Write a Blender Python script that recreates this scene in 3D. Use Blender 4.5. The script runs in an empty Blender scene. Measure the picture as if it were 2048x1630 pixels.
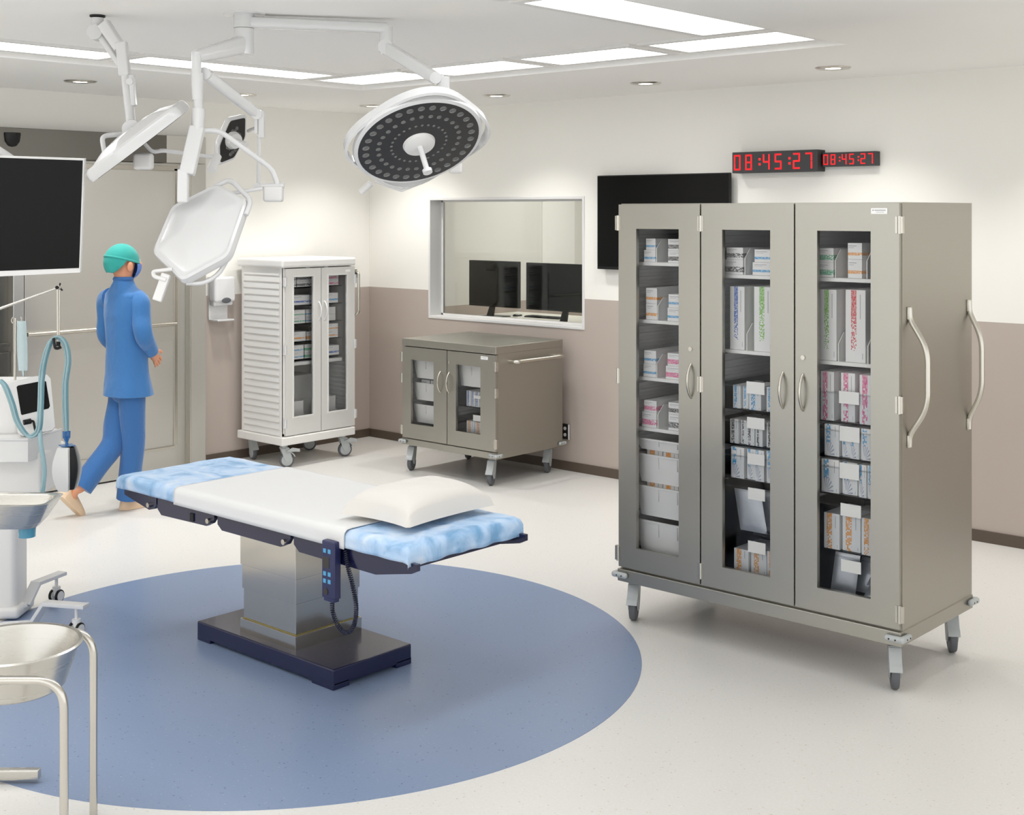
import bpy, bmesh, math, random
from mathutils import Vector, Matrix
random.seed(7)
SC = bpy.context.scene
COL = SC.collection
PI = math.pi

# ------------------------------------------------------------------ camera
F, CX, YH, EYE = 2600.0, 1024.0, 425.0, 1.95
CAM = Vector((8.524, -7.584, EYE))
FX = (0.742, -0.670)      # world x: share along camera right, along camera forward
FY = (0.670, 0.742)
cam_d = bpy.data.cameras.new('camera'); cam = bpy.data.objects.new('camera', cam_d); COL.objects.link(cam)
cam_d.sensor_fit = 'HORIZONTAL'; cam_d.sensor_width = 36.0
cam_d.lens = 36.0 * F / 2048.0
cam_d.shift_y = -(815.0 - YH) / 2048.0
cam_d.clip_start = 0.05; cam_d.clip_end = 60
cam.location = CAM
_fwd = Vector((FX[1], FY[1], 0)).normalized()
cam.rotation_euler = (PI/2, 0, math.atan2(-_fwd.x, _fwd.y))
SC.camera = cam

def ray(u, v):
    X = (u-CX)/F; Z = -(v-YH)/F
    return Vector((X*FX[0]+FX[1], X*FY[0]+FY[1], Z))
def at_z(u, v, z): d = ray(u, v); return CAM + d*((z-EYE)/d.z)
def at_x(u, v, x): d = ray(u, v); return CAM + d*((x-CAM.x)/d.x)
def at_y(u, v, y): d = ray(u, v); return CAM + d*((y-CAM.y)/d.y)
def at_d(u, v, Y): return CAM + ray(u, v)*Y
CR = Vector((FX[0], FY[0], 0)); CF = Vector((FX[1], FY[1], 0)); UP = Vector((0, 0, 1))
def cvec(r, f, z): return (CR*r + CF*f + UP*z)

# ------------------------------------------------------------------ world, exposure
w = bpy.data.worlds.new('ambient_fill'); SC.world = w; w.use_nodes = True
w.node_tree.nodes['Background'].inputs[0].default_value = (0.985, 0.995, 1.0, 1)
w.node_tree.nodes['Background'].inputs[1].default_value = 1.18  # uniform fill light, added; enters where the two unseen walls are left out
vs = SC.view_settings
vs.view_transform = 'Standard'; vs.look = 'None'; vs.gamma = 1.0; vs.use_curve_mapping = False
vs.exposure = 0.50
cy = SC.cycles
cy.max_bounces = 8; cy.diffuse_bounces = 6; cy.glossy_bounces = 4; cy.transmission_bounces = 4; cy.transparent_max_bounces = 12
cy.caustics_reflective = False; cy.caustics_refractive = False
PANEL_E = 4.7       # strength of the light panels in the ceiling ring
SPOT_W = 33.0        # power of each recessed downlight

# ------------------------------------------------------------------ materials
def lin(c):
    r = []
    for x in c[:3]:
        x = x/255.0
        r.append(x/12.92 if x <= 0.04045 else ((x+0.055)/1.055)**2.4)
    return tuple(r) + (1.0,)
MATS = {}
def pm(name, rgb, rough=0.5, metal=0.0, spec=0.5, coat=0.0, emit=None, es=0.0, trans=0.0, alpha=1.0, bump=None, sheen=0.0):
    m = bpy.data.materials.new(name); m.use_nodes = True
    b = m.node_tree.nodes['Principled BSDF']
    b.inputs['Base Color'].default_value = lin(rgb)
    b.inputs['Roughness'].default_value = rough
    b.inputs['Metallic'].default_value = metal
    b.inputs['Specular IOR Level'].default_value = spec
    b.inputs['Coat Weight'].default_value = coat
    b.inputs['Transmission Weight'].default_value = trans
    b.inputs['Alpha'].default_value = alpha
    b.inputs['Sheen Weight'].default_value = sheen
    if emit:
        b.inputs['Emission Color'].default_value = lin(emit); b.inputs['Emission Strength'].default_value = es
    if bump:
        nt = m.node_tree; tx = nt.nodes.new('ShaderNodeTexNoise'); tc = nt.nodes.new('ShaderNodeTexCoord')
        mp = nt.nodes.new('ShaderNodeMapping'); bp = nt.nodes.new('ShaderNodeBump')
        mp.inputs['Scale'].default_value = bump[0]; tx.inputs['Scale'].default_value = 1.0; tx.inputs['Detail'].default_value = 4
        bp.inputs['Strength'].default_value = bump[1]; bp.inputs['Distance'].default_value = bump[2]
        nt.links.new(tc.outputs['Object'], mp.inputs[0]); nt.links.new(mp.outputs[0], tx.inputs[0])
        nt.links.new(tx.outputs[0], bp.inputs['Height']); nt.links.new(bp.outputs[0], b.inputs['Normal'])
    MATS[name] = m
    return m

class NT:
    """small helper to write node maths as calls"""
    def __init__(s, mat): s.t = mat.node_tree; s.n = s.t.nodes; s.l = s.t.links
    def put(s, sock, val):
        if isinstance(val, (int, float)): sock.default_value = val
        else: s.l.new(val, sock)
    def m(s, op, a, b=0.0, c=None):
        n = s.n.new('ShaderNodeMath'); n.operation = op
        s.put(n.inputs[0], a); s.put(n.inputs[1], b)
        if c is not None: s.put(n.inputs[2], c)
        return n.outputs[0]
    def band(s, x, a, b): return s.m('MULTIPLY', s.m('GREATER_THAN', x, a), s.m('LESS_THAN', x, b))
    def mix(s, fac, c1, c2):
        n = s.n.new('ShaderNodeMix'); n.data_type = 'RGBA'
        s.put(n.inputs[0], fac)
        for i, c in ((6, c1), (7, c2)):
            if isinstance(c, tuple): n.inputs[i].default_value = c
            else: s.l.new(c, n.inputs[i])
        return n.outputs[2]
    def comb(s, x, y, z):
        n = s.n.new('ShaderNodeCombineXYZ'); s.put(n.inputs[0], x); s.put(n.inputs[1], y); s.put(n.inputs[2], z); return n.outputs[0]

def wall_mat(name, split, upper=(238, 236, 230)):
    m = pm(name, (230, 225, 211), 0.62, spec=0.25); k = NT(m)
    g = k.n.new('ShaderNodeNewGeometry'); sp = k.n.new('ShaderNodeSeparateXYZ'); k.l.new(g.outputs['Position'], sp.inputs[0])
    up = k.m('GREATER_THAN', sp.outputs[2], split)
    k.l.new(k.mix(up, lin((182, 170, 161)), lin(upper)), k.n['Principled BSDF'].inputs['Base Color'])
    return m
wall_mat('painted_wall', 1.304)
wall_mat('painted_wall_annex', 1.082, (226, 225, 221))
pm('ceiling_paint', (240, 239, 236), 0.8, spec=0.2)
pm('baseboard_vinyl', (88, 76, 65), 0.5)

def floor_mat(name, base, rough, specks, wsc):
    m = pm(name, base, rough, spec=0.5); k = NT(m); tc = k.n.new('ShaderNodeTexCoord')
    b = lin(base); out = None
    n0 = k.n.new('ShaderNodeTexNoise'); n0.inputs['Scale'].default_value = 90; n0.inputs['Detail'].default_value = 3
    k.l.new(tc.outputs['Object'], n0.inputs['Vector'])
    col = k.mix(n0.outputs[0], tuple(x*0.93 for x in b[:3])+(1,), tuple(min(1, x*1.05) for x in b[:3])+(1,))
    for sc, th, c in specks:
        v = k.n.new('ShaderNodeTexVoronoi'); v.inputs['Scale'].default_value = sc; v.inputs['Randomness'].default_value = 1
        k.l.new(tc.outputs['Object'], v.inputs['Vector'])
        wn = k.n.new('ShaderNodeTexWhiteNoise'); k.l.new(v.outputs['Color'], wn.inputs['Vector'])
        keep = k.m('GREATER_THAN', wn.outputs[0], 0.72)
        col = k.mix(k.m('MULTIPLY', k.m('LESS_THAN', v.outputs['Distance'], th), keep), col, lin(c))
    k.l.new(col, k.n['Principled BSDF'].inputs['Base Color'])
    return m
floor_mat('beige_vinyl_floor', (223, 221, 217), 0.33, [(48, .16, (208, 200, 186)), (31, .10, (196, 184, 168)), (60, .13, (238, 234, 226))], 1)
floor_mat('blue_vinyl_floor', (130, 147, 176), 0.30, [(42, .15, (104, 120, 148)), (30, .10, (80, 94, 120)), (55, .13, (160, 174, 198))], 1)

def steel(name, rgb, rough, stretch, strength):
    m = pm(name, rgb, rough, metal=1.0); k = NT(m); tc = k.n.new('ShaderNodeTexCoord'); mp = k.n.new('ShaderNodeMapping')
    mp.inputs['Scale'].default_value = stretch
    n = k.n.new('ShaderNodeTexNoise'); n.inputs['Scale'].default_value = 1.0; n.inputs['Detail'].default_value = 3
    k.l.new(tc.outputs['Object'], mp.inputs[0]); k.l.new(mp.outputs[0], n.inputs['Vector'])
    r = k.m('ADD', k.m('MULTIPLY', n.outputs[0], strength), rough - strength*0.5)
    k.l.new(r, k.n['Principled BSDF'].inputs['Roughness'])
    return m
steel('champagne_steel', (172, 169, 160), 0.40, (2, 2, 900), 0.10)
steel('brushed_steel', (204, 201, 194), 0.27, (3, 3, 120), 0.05)
steel('column_steel', (200, 197, 190), 0.16, (3, 3, 90), 0.05)
steel('door_steel', (204, 202, 196), 0.42, (500, 3, 3), 0.10)
pm('handle_steel', (196, 192, 182), 0.27, metal=1)
pm('tube_steel', (204, 200, 192), 0.24, metal=1)
pm('polished_steel', (226, 222, 214), 0.10, metal=1)
pm('white_powder', (226, 225, 222), 0.38, spec=0.5)
pm('white_gloss', (212, 212, 212), 0.22, spec=0.5, coat=0.3)
pm('white_plastic', (222, 221, 219), 0.42)
pm('grey_white_laminate', (228, 226, 222), 0.42)
pm('silver_door', (226, 225, 221), 0.35, metal=0.2)
pm('plain_white_paint', (236, 235, 231), 0.6, spec=0.25)
pm('cool_grey_plastic', (172, 176, 176), 0.4)
pm('tyre_grey', (88, 90, 94), 0.55)
pm('black_plastic', (22, 22, 22), 0.4, spec=0.3)
pm('screen_black', (15, 15, 15), 0.22, spec=0.16)
pm('matte_black', (12, 12, 12), 0.6)
pm('dark_slot', (28, 26, 23), 0.8)
pm('liner_white', (236, 236, 236), 0.5)
pm('bin_white', (238, 238, 236), 0.42)
pm('card_white', (246, 246, 244), 0.5)
pm('interior_shade_grey', (92, 91, 88), 0.6)  # dark grey stands in for the shade inside the steel cabinet
pm('navy_paint', (18, 22, 58), 0.26, spec=0.5, coat=0.25)
pm('navy_plastic', (36, 40, 80), 0.38)
pm('navy_rubber', (22, 26, 50), 0.5)
pm('key_cyan', (84, 158, 200), 0.4)
pm('key_dark', (52, 48, 42), 0.4)
pm('gold_trim', (168, 156, 96), 0.35, metal=0.6)
pm('white_linen', (222, 222, 221), 0.85, spec=0.2, sheen=0.2, bump=((60, 60, 60), .15, .002))
pm('pillow_cotton', (219, 215, 209), 0.85, spec=0.2, sheen=0.2, bump=((25, 25, 25), .25, .006))
pm('clock_black', (52, 52, 54), 0.5)
pm('led_red', (190, 10, 16), 0.4, emit=(225, 8, 22), es=0.9)
pm('lamp_face', (38, 36, 35), 0.34)
pm('lens_glass', (100, 100, 98), 0.12, spec=0.8)
pm('lens_core', (60, 58, 56), 0.2)
pm('scrub_blue', (52, 112, 172), 0.8, sheen=0.3, bump=((14, 14, 9), .5, .02))
pm('scrub_blue_dark', (46, 100, 160), 0.8, sheen=0.3, bump=((14, 14, 9), .5, .02))
pm('cap_teal', (42, 158, 150), 0.8, sheen=0.2)
pm('mask_blue', (96, 130, 200), 0.8)
pm('skin', (214, 150, 116), 0.5)
pm('shoe_beige', (224, 196, 164), 0.5)
pm('hair_brown', (70, 48, 34), 0.6)
pm('tube_teal', (176, 214, 222), 0.15, spec=0.7, trans=0.45)
pm('tube_teal_dark', (126, 182, 196), 0.16, spec=0.7, trans=0.35)
pm('bag_clear', (206, 226, 230), 0.12, spec=0.8, alpha=0.5)
pm('blue_connector', (52, 110, 168), 0.25, trans=0.1)
pm('canister_blue', (92, 168, 200), 0.12, trans=0.4)
pm('desk_white', (226, 222, 214), 0.4)
pm('lightpanel', (255, 255, 255), 0.5, emit=(252, 253, 255), es=PANEL_E)
steel('darkened_steel', (112, 110, 104), 0.40, (500, 3, 3), 0.10)  # dark tone paints in the dim room mirrored by the door header
pm('annex_fill_panel', (255, 255, 255), 0.5, emit=(255, 252, 246), es=8.5)
pm('downlight_glow', (255, 255, 255), 0.5, emit=(255, 248, 236), es=14.0)
pm('socket_dark', (40, 36, 32), 0.5)
pm('text_grey', (150, 152, 156), 0.6)
pm('foil_pouch', (186, 188, 192), 0.32, metal=0.55, bump=((30, 30, 30), .4, .004))
pm('plain_carton', (226, 226, 224), 0.6)

def glass(name, tint, fres, rough=0.0):
    m = bpy.data.materials.new(name); m.use_nodes = True; t = m.node_tree
    for n in list(t.nodes): t.nodes.remove(n)
    o = t.nodes.new('ShaderNodeOutputMaterial'); mx = t.nodes.new('ShaderNodeMixShader')
    tr = t.nodes.new('ShaderNodeBsdfTransparent'); gl = t.nodes.new('ShaderNodeBsdfGlossy'); fr = t.nodes.new('ShaderNodeFresnel')
    tr.inputs[0].default_value = lin(tint); gl.inputs['Roughness'].default_value = rough; fr.inputs[0].default_value = fres
    t.links.new(fr.outputs[0], mx.inputs[0]); t.links.new(tr.outputs[0], mx.inputs[1]); t.links.new(gl.outputs[0], mx.inputs[2])
    t.links.new(mx.outputs[0], o.inputs[0]); MATS[name] = m; return m
glass('door_glass', (250, 250, 250), 1.22)
glass('window_glass', (248, 250, 248), 1.30)
glass('acrylic', (250, 251, 252), 1.24, .05)

def drape_mat():
    m = pm('blue_drape', (168, 198, 228), 0.75, sheen=0.2); k = NT(m); tc = k.n.new('ShaderNodeTexCoord')
    n = k.n.new('ShaderNodeTexNoise'); n.inputs['Scale'].default_value = 7.5; n.inputs['Detail'].default_value = 5; n.inputs['Distortion'].default_value = 0.8
    k.l.new(tc.outputs['Object'], n.inputs['Vector'])
    r = k.n.new('ShaderNodeValToRGB'); k.l.new(n.outputs[0], r.inputs[0])
    e = r.color_ramp.elements
    e[0].position = 0.33; e[0].color = lin((112, 160, 202)); e[1].position = 0.68; e[1].color = lin((206, 220, 236))
    x = e.new(0.5); x.color = lin((170, 200, 232))
    k.l.new(r.outputs[0], k.n['Principled BSDF'].inputs['Base Color'])
    b = k.n.new('ShaderNodeBump'); b.inputs['Strength'].default_value = .35; b.inputs['Distance'].default_value = .01
    n2 = k.n.new('ShaderNodeTexNoise'); n2.inputs['Scale'].default_value = 16; n2.inputs['Detail'].default_value = 4
    k.l.new(tc.outputs['Object'], n2.inputs['Vector']); k.l.new(n2.outputs[0], b.inputs['Height']); k.l.new(b.outputs[0], k.n['Principled BSDF'].inputs['Normal'])
drape_mat()

CART = {'blue': (52, 160, 214), 'black': (58, 52, 52), 'pink': (222, 92, 148), 'orange': (236, 156, 36), 'green': (46, 172, 118),
        'lime': (116, 186, 52), 'royal': (52, 102, 190), 'red': (206, 42, 50)}
def carton_mat(color, kind, face='y'):
    """printed white carton: colour blocks that break up into squares, faint lines of print"""
    nm = 'carton_%s_%s_%s' % (color, kind, face)
    if nm in MATS: return MATS[nm]
    m = pm(nm, (236, 236, 236), 0.55); k = NT(m)
    tc = k.n.new('ShaderNodeTexCoord'); sp = k.n.new('ShaderNodeSeparateXYZ'); k.l.new(tc.outputs['Generated'], sp.inputs[0])
    gx, gy, gz = sp.outputs
    if face == 'x': gx, gy = gy, k.m('SUBTRACT', 1.0, gx)
    oi = k.n.new('ShaderNodeObjectInfo')
    g = k.n.new('ShaderNodeNewGeometry'); ns = k.n.new('ShaderNodeSeparateXYZ'); k.l.new(g.outputs['Normal'], ns.inputs[0])
    side = k.m('LESS_THAN', k.m('ABSOLUTE', ns.outputs[2]), 0.5)
    h = k.m('ADD', gx, gy)                               # runs along the front, then along the flank
    def squares(nx, nz):
        wn = k.n.new('ShaderNodeTexWhiteNoise')
        k.l.new(k.comb(k.m('FLOOR', k.m('MULTIPLY', h, nx)), k.m('FLOOR', k.m('MULTIPLY', gz, nz)), k.m('MULTIPLY', oi.outputs['Random'], 9)), wn.inputs['Vector'])
        return wn.outputs[0]
    c = lin(CART[color]); white = lin((238, 238, 237))
    if kind == 'H':
        q = squares(16, 22); msk = k.band(gz, .16, .52)
        fade = k.m('LESS_THAN', q, k.m('SUBTRACT', 1.25, k.m('MULTIPLY', k.m('FRACT', h), .75)))
    elif kind == 'S':                                   # slim stripe
        q = squares(18, 20); msk = k.band(gz, .24, .42)
        fade = k.m('LESS_THAN', q, k.m('SUBTRACT', 1.35, k.m('MULTIPLY', k.m('FRACT', h), .6)))
    elif kind == 'T':                                   # tall box, stripe dissolving downwards
        q = squares(22, 70); msk = k.m('MULTIPLY', k.band(h, .28, .55), k.m('GREATER_THAN', gz, .16))
        fade = k.m('LESS_THAN', q, k.m('ADD', .1, k.m('MULTIPLY', gz, 1.15)))
    elif kind == 'V':
        q = squares(12, 26); msk = k.band(h, .18, .52)
        fade = k.m('LESS_THAN', q, k.m('ADD', .45, k.m('MULTIPLY', gz, .6)))
    else:                                               # G: glove carton, squares above and a spread hand of strokes below
        q = squares(10, 18); msk = k.m('MULTIPLY', k.band(h, .12, .42), k.m('GREATER_THAN', gz, .42))
        fade = k.m('LESS_THAN', q, .72)
        dx = k.m('SUBTRACT', h, .25); dz = k.m('SUBTRACT', gz, .04)
        an = k.m('ARCTAN2', dz, dx); rr = k.m('SQRT', k.m('ADD', k.m('MULTIPLY', dx, dx), k.m('MULTIPLY', dz, dz)))
        st = k.m('MULTIPLY', k.band(rr, .10, .44), k.m('LESS_THAN', k.m('FRACT', k.m('MULTIPLY', an, 2.9)), .34))
        st = k.m('MULTIPLY', st, k.m('LESS_THAN', an, 1.9))
    body = k.m('MULTIPLY', msk, fade)
    shade = k.mix(k.m('MULTIPLY', q, .55), c, white)
    col = k.mix(k.m('MULTIPLY', body, side), white, shade)
    if kind == 'G':
        col = k.mix(k.m('MULTIPLY', k.m('MULTIPLY', st, side), .7), col, lin((96, 120, 168)))
    if kind in 'HS':
        ln = k.m('ADD', k.m('MULTIPLY', k.band(gz, .80, .84), k.band(h, .08, .62)), k.m('MULTIPLY', k.band(gz, .70, .725), k.band(h, .08, .44)))
    else:
        ln = k.m('ADD', k.m('MULTIPLY', k.band(h, .72, .76), k.band(gz, .6, .94)), k.m('MULTIPLY', k.band(h, .84, .87), k.band(gz, .05, .13)))
    col = k.mix(k.m('MULTIPLY', k.m('MULTIPLY', ln, side), .65), col, lin((120, 122, 130)))
    k.l.new(col, k.n['Principled BSDF'].inputs['Base Color'])
    return m

# ------------------------------------------------------------------ mesh builder
class MB:
    def __init__(s): s.b = bmesh.new()
    def box(s, x0, x1, y0, y1, z0, z1, bev=0.0, seg=2, M=None):
        r = bmesh.ops.create_cube(s.b, size=1.0)
        vs_ = r['verts']
        for v in vs_:
            v.co = Vector(((x0+x1)/2 + v.co.x*(x1-x0), (y0+y1)/2 + v.co.y*(y1-y0), (z0+z1)/2 + v.co.z*(z1-z0)))
        if bev > 0:
            ed = list({e for v in vs_ for e in v.link_edges})
            rr = bmesh.ops.bevel(s.b, geom=ed, offset=bev, segments=seg, profile=.5, affect='EDGES')
            vs_ = list({v for f in rr['faces'] for v in f.verts} | {v for v in vs_ if v.is_valid})
        if M is not None:
            for v in vs_: v.co = M @ v.co
        return s
    def obox(s, c, ax, ay, az, sx, sy, sz, bev=0.0, seg=2):
        M = Matrix((ax, ay, az)).transposed().to_4x4(); M.translation = c
        return s.box(-sx/2, sx/2, -sy/2, sy/2, -sz/2, sz/2, bev, seg, M)
    def bar(s, p, q, wd, ht, up=UP, bev=0.0):
        p = Vector(p); q = Vector(q); d = (q-p); L = d.length; d.normalize()
        a = d.cross(up)
        if a.length < 1e-4: a = d.cross(Vector((1, 0, 0)))
        a.normalize(); n = a.cross(d).normalized()
        return s.obox((p+q)/2, d, -a, n, L, wd, ht, bev)
    def cyl(s, p, q, r, r2=None, seg=24, cap=True):
        p = Vector(p); q = Vector(q); d = q-p; L = d.length
        M = Matrix.Translation((p+q)/2) @ d.to_track_quat('Z', 'Y').to_matrix().to_4x4()
        bmesh.ops.create_cone(s.b, cap_ends=cap, cap_tris=False, segments=seg, radius1=r, radius2=r if r2 is None else r2, depth=L, matrix=M)
        return s
    def sph(s, c, r, sc=(1, 1, 1), seg=20, R=None):
        M = Matrix.Translation(Vector(c)) @ (R.to_4x4() if R is not None else Matrix()) @ Matrix.Diagonal((sc[0], sc[1], sc[2], 1))
        bmesh.ops.create_uvsphere(s.b, u_segments=seg, v_segments=max(8, seg//2), radius=r, matrix=M); return s
    def tube(s, pts, r, seg=12, closed=False, cap=True):
        P = [Vector(p) for p in pts]; n = len(P)
        R = r if isinstance(r, (list, tuple)) else [r]*n
        rings = []; nrm = None
        for i in range(n):
            if closed: t = P[(i+1) % n]-P[i-1]
            else: t = P[min(i+1, n-1)]-P[max(i-1, 0)]
            t.normalize()
            if nrm is None:
                nrm = t.cross(UP)
                if nrm.length < 1e-3: nrm = t.cross(Vector((1, 0, 0)))
            nrm = (nrm - t*nrm.dot(t)).normalized(); bn = t.cross(nrm)
            rings.append([s.b.verts.new(P[i] + (nrm*math.cos(2*PI*k/seg) + bn*math.sin(2*PI*k/seg))*R[i]) for k in range(seg)])
        m = n if closed else n-1
        for i in range(m):
            a, b = rings[i], rings[(i+1) % n]
            for k in range(seg): s.b.faces.new((a[k], a[(k+1) % seg], b[(k+1) % seg], b[k]))
        if cap and not closed:
            s.b.faces.new(rings[0][::-1]); s.b.faces.new(rings[-1])
        return s
    def lathe(s, prof, c=(0, 0, 0), seg=40, M=None, cap=False, a0=0.0, a1=2*PI):
        full = abs(a1-a0-2*PI) < 1e-6; nseg = seg if full else seg+1
        rings = []
        for (r, z) in prof:
            ring = []
            for k in range(nseg):
                a = a0+(a1-a0)*k/seg
                co = Vector((r*math.cos(a), r*math.sin(a), z))
                co = (M @ co) if M is not None else co + Vector(c)
                ring.append(s.b.verts.new(co))
            rings.append(ring)
        for i in range(len(rings)-1):
            a, b = rings[i], rings[i+1]
            for k in range(seg):
                s.b.faces.new((a[k], a[(k+1) % nseg], b[(k+1) % nseg], b[k]))
        if cap: s.b.faces.new(rings[0][::-1]); s.b.faces.new(rings[-1])
        return s
    def prism(s, poly, vec):
        """polygon of 3D points extruded along vec"""
        vec = Vector(vec); P = [Vector(p) for p in poly]
        a = [s.b.verts.new(p) for p in P]; b = [s.b.verts.new(p+vec) for p in P]; n = len(P)
        s.b.faces.new(a); s.b.faces.new(b[::-1])
        for i in range(n): s.b.faces.new((a[i], b[i], b[(i+1) % n], a[(i+1) % n]))
        return s
    def grid(s, fn, nu, nv):
        g = [[s.b.verts.new(fn(i/nu, j/nv)) for j in range(nv+1)] for i in range(nu+1)]
        for i in range(nu):
            for j in range(nv): s.b.faces.new((g[i][j], g[i+1][j], g[i+1][j+1], g[i][j+1]))
        return s
    def build(s, name, mat, parent=None, smooth=None, origin=None):
        bmesh.ops.recalc_face_normals(s.b, faces=s.b.faces)
        me = bpy.data.meshes.new(name); o = bpy.data.objects.new(name, me)
        if parent is not None:
            off = Vector((0, 0, 0)); p = parent
            while p is not None: off += p.location; p = p.parent
            o.parent = parent; o.location = (0, 0, 0)
        else:
            if origin is None:
                xs = [v.co for v in s.b.verts]
                lo = [min(c[i] for c in xs) for i in range(3)]; hi = [max(c[i] for c in xs) for i in range(3)]
                origin = ((lo[0]+hi[0])/2, (lo[1]+hi[1])/2, lo[2])
            off = Vector(origin); o.location = off
        bmesh.ops.translate(s.b, verts=s.b.verts, vec=-off)
        if smooth:
            an = math.radians(smooth if smooth is not True else 40)
            for f in s.b.faces: f.smooth = True
            for e in s.b.edges:
                if len(e.link_faces) == 2 and e.calc_face_angle(0) > an: e.smooth = False
        s.b.to_mesh(me); s.b.free()
        me.materials.append(MATS[mat] if isinstance(mat, str) else mat)
        COL.objects.link(o)
        if smooth and smooth is not True:
            wn = o.modifiers.new('normals', 'WEIGHTED_NORMAL'); wn.keep_sharp = True
        return o

def tag(o, label, cat, group=None):
    o['label'] = label; o['category'] = cat
    if group: o['group'] = group
    return o
def thing(name, label, cat, loc, group=None):
    o = bpy.data.objects.new(name, None); COL.objects.link(o); o.location = loc; o.empty_display_size = .05
    return tag(o, label, cat, group)
def struct(o): o['kind'] = 'structure'; return o
def bez(pts, n=8):
    """Catmull-Rom through points"""
    P = [Vector(p) for p in pts]; out = []
    for i in range(len(P)-1):
        p0 = P[max(i-1, 0)]; p1 = P[i]; p2 = P[i+1]; p3 = P[min(i+2, len(P)-1)]
        for k in range(n):
            t = k/n
            out.append(0.5*((2*p1) + (p2-p0)*t + (2*p0-5*p1+4*p2-p3)*t*t + (3*p1-p0-3*p2+p3)*t**3))
    out.append(P[-1]); return out
def fillet(pts, r, n=6):
    """polyline with rounded corners"""
    P = [Vector(p) for p in pts]; out = [P[0]]
    for i in range(1, len(P)-1):
        a = (P[i-1]-P[i]); b = (P[i+1]-P[i]); d = min(r, a.length*.45, b.length*.45)
        a.normalize(); b.normalize(); s, e = P[i]+a*d, P[i]+b*d
        for k in range(n+1):
            t = k/n; out.append(s*(1-t)**2 + P[i]*2*t*(1-t) + e*t*t)
    out.append(P[-1]); return out
def copy_tree(o, loc=None, parent=None):
    c = o.copy(); COL.objects.link(c)
    if parent is not None: c.parent = parent
    if loc is not None: c.location = loc
    for ch in [x for x in o.children]: copy_tree(ch, None, c)
    return c
# ================================================================== the room
ZC, ZT = 2.803, 2.836
XR, YF = 10.6, -9.6
TX0, TX1, TY0, TY1 = 1.66, 5.36, -7.13, -1.545
WX0, WX1, WZ0, WZ1 = .739, 2.409, 1.070, 2.073
m = MB(); m.box(-.2, XR+.2, YF-.2, .0, -.12, 0); struct(m.build('floor', 'beige_vinyl_floor', origin=(0, 0, 0)))
m = MB(); m.lathe([(0.001, .0), (1.53, .0), (1.53, .0015), (0.001, .0015)], (3.947, -3.95, 0), 160)
struct(m.build('floor_inlay', 'blue_vinyl_floor', origin=(0, 0, 0)))
m = MB()
m.box(-.2, TX0, YF-.2, .2, ZC, ZC+.3); m.box(TX1, XR+.2, YF-.2, .2, ZC, ZC+.3)
m.box(TX0, TX1, TY1, .2, ZC, ZC+.3); m.box(TX0, TX1, YF-.2, TY0, ZC, ZC+.3); m.box(TX0, TX1, TY0, TY1, ZT, ZC+.3)
struct(m.build('ceiling', 'ceiling_paint'))
m = MB()
m.box(-.2, WX0, 0, .16, 0, ZC+.05); m.box(WX1, XR+.2, 0, .16, 0, ZC+.05); m.box(WX0, WX1, 0, .16, 0, WZ0); m.box(WX0, WX1, 0, .16, WZ1, ZC+.05)
struct(m.build('wall_back', 'painted_wall'))
m = MB(); m.box(-.2, 0, YF-.2, 0, 0, ZC+.05); struct(m.build('wall_left', 'painted_wall'))
m = MB(); m.box(.0, XR, -.012, 0, 0, .068); struct(m.build('baseboard_back', 'baseboard_vinyl'))
m = MB(); m.box(0, .012, -1.76, -.012, 0, .068); struct(m.build('baseboard_left', 'baseboard_vinyl'))

# observation window: white lining, glass
win = MB()
t = .022
win.box(WX0, WX0+t, -.006, .166, WZ0, WZ1, .003); win.box(WX1-t, WX1, -.006, .166, WZ0, WZ1, .003)
win.box(WX0+t, WX1-t, -.006, .166, WZ1-t, WZ1, .003); win.box(WX0+t, WX1-t, -.006, .166, WZ0, WZ0+t, .003)
win = struct(win.build('window_1', 'white_plastic'))
m = MB(); m.box(WX0+t, WX1-t, .136, .144, WZ0+t, WZ1-t); m.build('pane', 'window_glass', win)
m = MB()
for a, b in ((WX0+t, WX0+t+.018), (WX1-t-.018, WX1-t)): m.box(a, b, .128, .152, WZ0+t, WZ1-t)
m.box(WX0+t, WX1-t, .128, .152, WZ0+t, WZ0+t+.014); m.box(WX0+t, WX1-t, .128, .152, WZ1-t-.014, WZ1-t)
m.build('glazing_bead', 'white_plastic', win)

# annex behind the window
AY, AX = 3.4, 4.2
m = MB(); m.box(-.2, AX, .16, AY, -.12, 0); struct(m.build('floor_annex', 'beige_vinyl_floor', origin=(0, 0, 0)))
m = MB(); m.box(-.2, AX, .2, AY, 2.75, 2.95); struct(m.build('ceiling_annex', 'ceiling_paint'))
m = MB(); m.box(-.2, 0, .16, AY, 0, 2.75); struct(m.build('wall_annex_left', 'painted_wall_annex'))
m = MB(); m.box(-.2, AX, AY, AY+.2, 0, 2.75); struct(m.build('wall_annex_back', 'painted_wall_annex'))
m = MB(); m.box(AX, AX+.2, .16, AY, 0, 2.75); struct(m.build('wall_annex_right', 'painted_wall_annex'))
m = MB(); m.box(0, .012, 2.30, 2.81, 1.082, 2.74, .002)
tag(m.build('wall_panel', 'card_white'), 'tall white panel on the far wall seen through the observation window', 'panel')
p = thing('ceiling_light_panel', 'unseen light panel added in the ceiling of the room behind the window', 'ceiling light', (1.6, 1.9, 2.75))
m = MB(); m.box(.7, 2.5, 1.6, 2.2, 2.742, 2.75); m.build('diffuser', 'annex_fill_panel', p)  # unseen panel, added to light the annex
m = MB(); m.box(.66, .7, 1.56, 2.24, 2.735, 2.75); m.box(2.5, 2.54, 1.56, 2.24, 2.735, 2.75); m.box(.7, 2.5, 1.56, 1.6, 2.735, 2.75); m.box(.7, 2.5, 2.2, 2.24, 2.735, 2.75)
m.build('frame', 'white_powder', p)

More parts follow.
